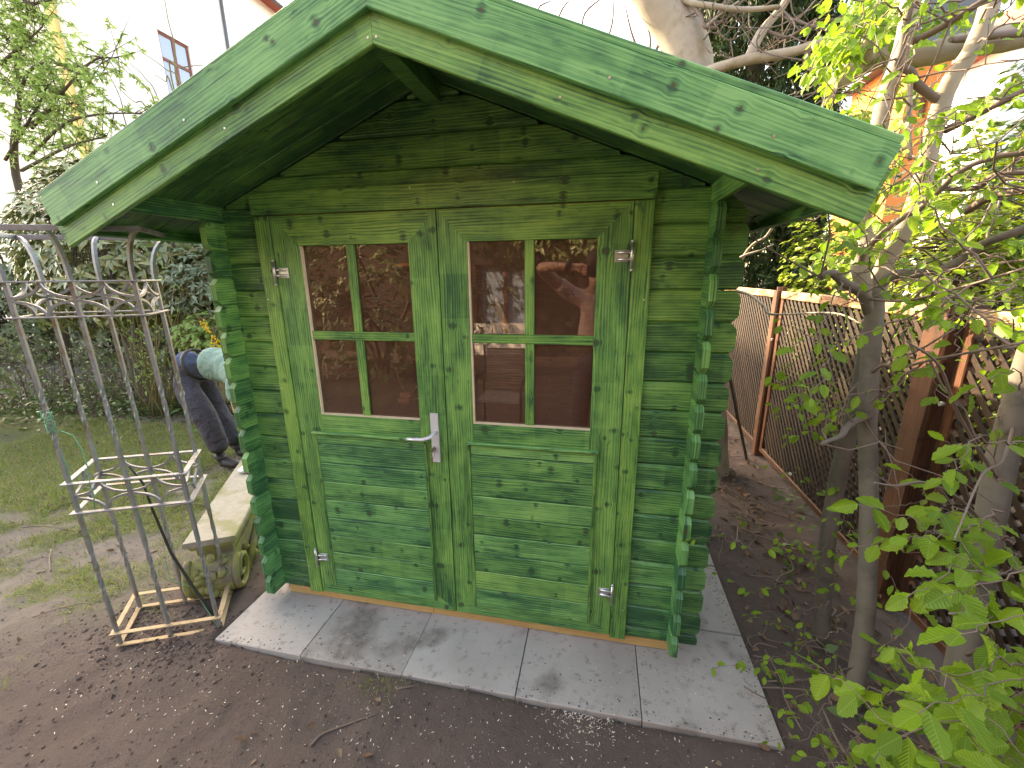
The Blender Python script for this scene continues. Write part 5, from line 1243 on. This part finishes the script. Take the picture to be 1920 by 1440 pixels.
# ---- ground growth and litter
r_ = np.random.default_rng(77)
def blades(n, sampler, size, mat, name, label=None):
    xy = sampler(n); z = ground_z(xy[:, 0], xy[:, 1]) - .004; P = np.stack([xy[:, 0], xy[:, 1], z], 1); n = len(P)
    D = np.stack([r_.normal(0, .55, n), r_.normal(0, .55, n), r_.uniform(.25, 1.1, n)], 1); D /= np.linalg.norm(D, axis=1, keepdims=True)
    S = size * r_.uniform(.5, 1.3, n) * (.7 + .6 * vnoise(P[:, 0] * 5, P[:, 1] * 5, 12))
    U = r_.normal(size=(n, 3)); BL = (np.array([(0, .035, 0), (0, -.035, 0), (.6, -.028, -.06), (.6, .028, -.06), (1, 0, -.25), (1, .001, -.25)]), np.array([(0, 1, 2, 3), (3, 2, 4, 5)]))
    T = leaf_tones(n); o = link(name, leaves_mesh(name, BL, P, frames(D, None, U), S, T), mat); o['kind'] = 'stuff'; return o
def lawn_pts(n):
    x = r_.uniform(-5.4, -1.2, n * 3); y = r_.uniform(-1.1, 2.7, n * 3); m_ = lawn_mask(x, y); k = r_.random(n * 3) < m_ ** 1.2; return np.stack([x[k], y[k]], 1)[:n]
tag(blades(60000, lawn_pts, .055, L_GRASS, 'lawn_grass'), 'patchy garden grass left of the shed', 'grass', kind='stuff')
def weeds(n):
    c = np.array([atz(720, 1292)[:2], atz(700, 1300)[:2], atz(345, 1090)[:2], atz(300, 1150)[:2], atz(470, 870)[:2], atz(960, 1300)[:2]]); i = r_.integers(0, len(c), n); return c[i] + r_.normal(0, .05, (n, 2)) * (1, .5)
tag(blades(420, weeds, .03, L_GRASS, 'weed_tufts'), 'small weed tufts in the soil along the paving', 'weeds', kind='stuff')
def scatter(name, n, xy, size, mat, shape, label, cat, flat_=1.0, lift=.0):
    z = ground_z(xy[:, 0], xy[:, 1]); n = len(xy); S = size(n); P = np.stack([xy[:, 0], xy[:, 1], z + lift * S], 1)
    D = np.stack([r_.normal(size=n), r_.normal(size=n), r_.normal(0, .15 + .6 * (1 - flat_), n)], 1); D /= np.linalg.norm(D, axis=1, keepdims=True)
    U = np.stack([r_.normal(0, .35, n), r_.normal(0, .35, n), np.ones(n)], 1); T = leaf_tones(n); T[:, 2] = 0
    return tag(link(name, leaves_mesh(name, shape, P, frames(D, None, U), S, T), mat), label, cat, kind='stuff')
def outside(xy): return xy[~((xy[:, 0] > -1.12) & (xy[:, 0] < 1.36) & (xy[:, 1] > -.34))]
CLOD = (np.array([(1, 0, 0), (-1, 0, 0), (0, 1, 0), (0, -1, 0), (0, 0, .7), (0, 0, -.7), (.55, .55, .35), (-.5, .5, .4)]) * .5, np.array([(0, 6, 4), (6, 2, 4), (2, 7, 4), (7, 1, 4), (1, 3, 4), (3, 0, 4), (0, 2, 6), (2, 1, 7), (0, 3, 5), (3, 1, 5)]))
soilm = leaf_mat('soil_clod', [(.075, .054, .047), (.095, .07, .06), (.06, .043, .038), (.14, .11, .09)], .95, .0, .15)
xy = outside(np.stack([r_.uniform(-3.2, 2.2, 15000), np.abs(r_.normal(0, 1, 15000)) * 1.0 - 1.15], 1)); k = lawn_mask(xy[:, 0], xy[:, 1]) < .3
scatter('soil_clods', 0, xy[k], lambda n: .003 + .012 * r_.random(n) ** 4, soilm, CLOD, 'crumbs of dark garden soil', 'soil', .5)
xy = np.stack([r_.normal(-1.33, .22, 900), r_.normal(-.36, .10, 900)], 1); scatter('soil_clods', 0, xy, lambda n: .006 + .022 * r_.random(n) ** 3, soilm, CLOD, 'loose grey soil heaped round the foot of the iron plant frame', 'soil', .4)
CHIP = (np.array([(0, -.2, 0), (1, -.12, .05), (1, .15, .05), (0, .2, 0)]), np.array([(0, 1, 2, 3)]))
chipm = leaf_mat('wood_chip', [(.55, .47, .36), (.7, .63, .52), (.45, .36, .26), (.62, .58, .52)], .8, .1, .2)
c0 = atz(1090, 1345)[:2]
xy = outside(np.concatenate([np.stack([r_.uniform(-1.6, 1.8, 1500), r_.normal(-.52, .16, 1500)], 1), c0 + r_.normal(0, 1, (650, 2)) * (.085, .05)]))
scatter('wood_shavings', 0, xy, lambda n: .003 + .008 * r_.random(n) ** 2.5, chipm, CHIP, 'pale wood shavings sprinkled on the dark soil in front of the paving', 'shavings', 1, .1)
xy = np.stack([r_.uniform(-1.1, 1.33, 420), r_.uniform(-.33, -.03, 420)], 1); n = len(xy)
D = np.stack([r_.normal(size=n), r_.normal(size=n), np.zeros(n)], 1); D /= np.linalg.norm(D, axis=1, keepdims=True)
o = link('wood_shavings', leaves_mesh('wood_shavings', CHIP, np.stack([xy[:, 0], xy[:, 1], np.full(n, -.1035)], 1), frames(D), .002 + .006 * r_.random(n) ** 2.5, leaf_tones(n)), chipm); tag(o, 'pale wood crumbs scattered over the concrete slabs', 'shavings', kind='stuff')
xy = outside(np.concatenate([np.stack([r_.normal(1.72, .24, 620), r_.uniform(-.5, 3.2, 620)], 1), np.stack([r_.uniform(-4.5, -2.0, 160), r_.uniform(-.9, 3.0, 160)], 1), np.stack([r_.uniform(-8, -2.2, 1500), r_.uniform(2.2, 4.0, 1500)], 1), np.stack([r_.uniform(-1, 1.3, 14), r_.uniform(-.75, -.4, 14)], 1)])); xy = xy[(xy[:, 0] < 2.1)]
scatter('leaf_litter', 0, xy, lambda n: r_.uniform(.015, .055, n), L_DEAD, leaf_shape(.3, 4, .5, -.3), 'brown dead leaves littering the soil strip beside the fence', 'dead leaves', .6, .12)
mb = MB(); rr = random.Random(9)
for k in range(150):
    if k < 115: x, y = rr.gauss(1.7, .2), rr.uniform(-.4, 2.9)
    else: x, y = rr.uniform(-3.5, -1.5), rr.uniform(-.9, 1.5)
    if x > 2.1 or (x < 1.36 and x > -1.2 and y > -.34): continue
    a = rr.uniform(0, 6.28); l = rr.uniform(.05, .35); P = []
    for j in range(4):
        xx = x + math.cos(a) * l * j / 3 + rr.gauss(0, .015); yy = y + math.sin(a) * l * j / 3 + rr.gauss(0, .015); P.append((xx, yy, float(ground_z(np.array(xx), np.array(yy))) + .008 + rr.random() * .03))
    mb.tube(smooth_path(P, 3), rr.uniform(.0015, .005), 5)
tag(mb.build('fallen_twigs', TWIG), 'thin fallen twigs tangled on the soil', 'twigs', kind='stuff')
def gtwig(px, r, label):
    P = [atz(u, v) for u, v in px]; P = [np.array([p[0], p[1], float(ground_z(p[0], p[1])) + r * .9]) for p in P]; mb = MB(); Q = smooth_path(P, 4); mb.tube(Q, np.linspace(r, r * .4, len(Q)), 6); tag(mb.build('twig', TWIG), label, 'twig')
gtwig([(582, 1400), (605, 1378), (650, 1362), (707, 1348)], .005, 'long curved twig lying on the dark soil at the bottom of the photo')
gtwig([(745, 1300), (775, 1295), (800, 1275)], .004, 'short forked twig beside the weed tuft at the edge of the paving')
P = [atz(u, v, -.100) for u, v in ((1395, 1286), (1412, 1298), (1440, 1312))]; mb = MB(); mb.tube(P, [.003, .0025, .0015], 5); tag(mb.build('twig', TWIG), 'small twig lying on the right-hand concrete slab', 'twig')
xy = np.concatenate([np.stack([r_.uniform(-1.09, 1.33, 420), -.332 + np.abs(r_.normal(0, .028, 420))], 1), np.stack([1.33 - np.abs(r_.normal(0, .03, 260)), r_.uniform(-.3, 1.2, 260)], 1), np.stack([r_.uniform(-1.05, 1.2, 260), r_.uniform(-.33, -.01, 260)], 1)]); n = len(xy)
D = np.stack([r_.normal(size=n), r_.normal(size=n), np.zeros(n)], 1); D /= np.linalg.norm(D, axis=1, keepdims=True)
tag(link('soil_crumbs', leaves_mesh('soil_crumbs', CLOD, np.stack([xy[:, 0], xy[:, 1], np.full(n, -.1045)], 1), frames(D), .002 + .007 * r_.random(n) ** 3, leaf_tones(n)), soilm), 'dark soil crumbs trodden onto the edges of the concrete slabs', 'soil', kind='stuff')
# low green plants: under the bushes, at the fence foot
def plants(name, spots, n, size, mat, label):
    PP = []; 
    for (x, y, r) in spots:
        PP.append(np.stack([r_.normal(x, r, n), r_.normal(y, r, n)], 1))
    xy = np.concatenate(PP); m_ = len(xy); P = np.stack([xy[:, 0], xy[:, 1], ground_z(xy[:, 0], xy[:, 1]) + r_.random(m_) ** 2 * .22], 1)
    D = np.stack([r_.normal(size=m_), r_.normal(size=m_), r_.normal(.1, .4, m_)], 1); D /= np.linalg.norm(D, axis=1, keepdims=True)
    o = link(name, leaves_mesh(name, LEAF_WIDE, P, frames(D, r_.normal(0, .4, m_)), size * r_.uniform(.6, 1.2, m_), leaf_tones(m_)), mat); tag(o, label, 'ground cover', kind='stuff')
plants('ground_cover', [(-3.9, 2.9, .35), (-3.2, 2.8, .35), (-4.6, 2.75, .3), (-5.3, 2.5, .3), (-2.6, 3.0, .4), (-6.0, 2.3, .3), (-5.5, 3.6, .6), (-4.2, 3.9, .6), (-7.0, 3.0, .6), (*atz(30, 765)[:2], .45), (*atz(120, 748)[:2], .45), (*atz(230, 745)[:2], .4), (*atz(310, 765)[:2], .3), (*atz(80, 720)[:2], .8), (*atz(200, 715)[:2], .8)], 460, .06, L_MID, 'dark green ground cover on the bed under the rhododendrons')
plants('seedlings', [(*atz(1475, 935)[:2], .06), (*atz(1500, 960)[:2], .05), (*atz(1480, 1050)[:2], .05), (*atz(1520, 1250)[:2], .12), (*atz(1650, 1380)[:2], .1), (*atz(1380, 790)[:2], .08)], 14, .05, L_MID, 'small green seedlings in the soil at the foot of the fence')
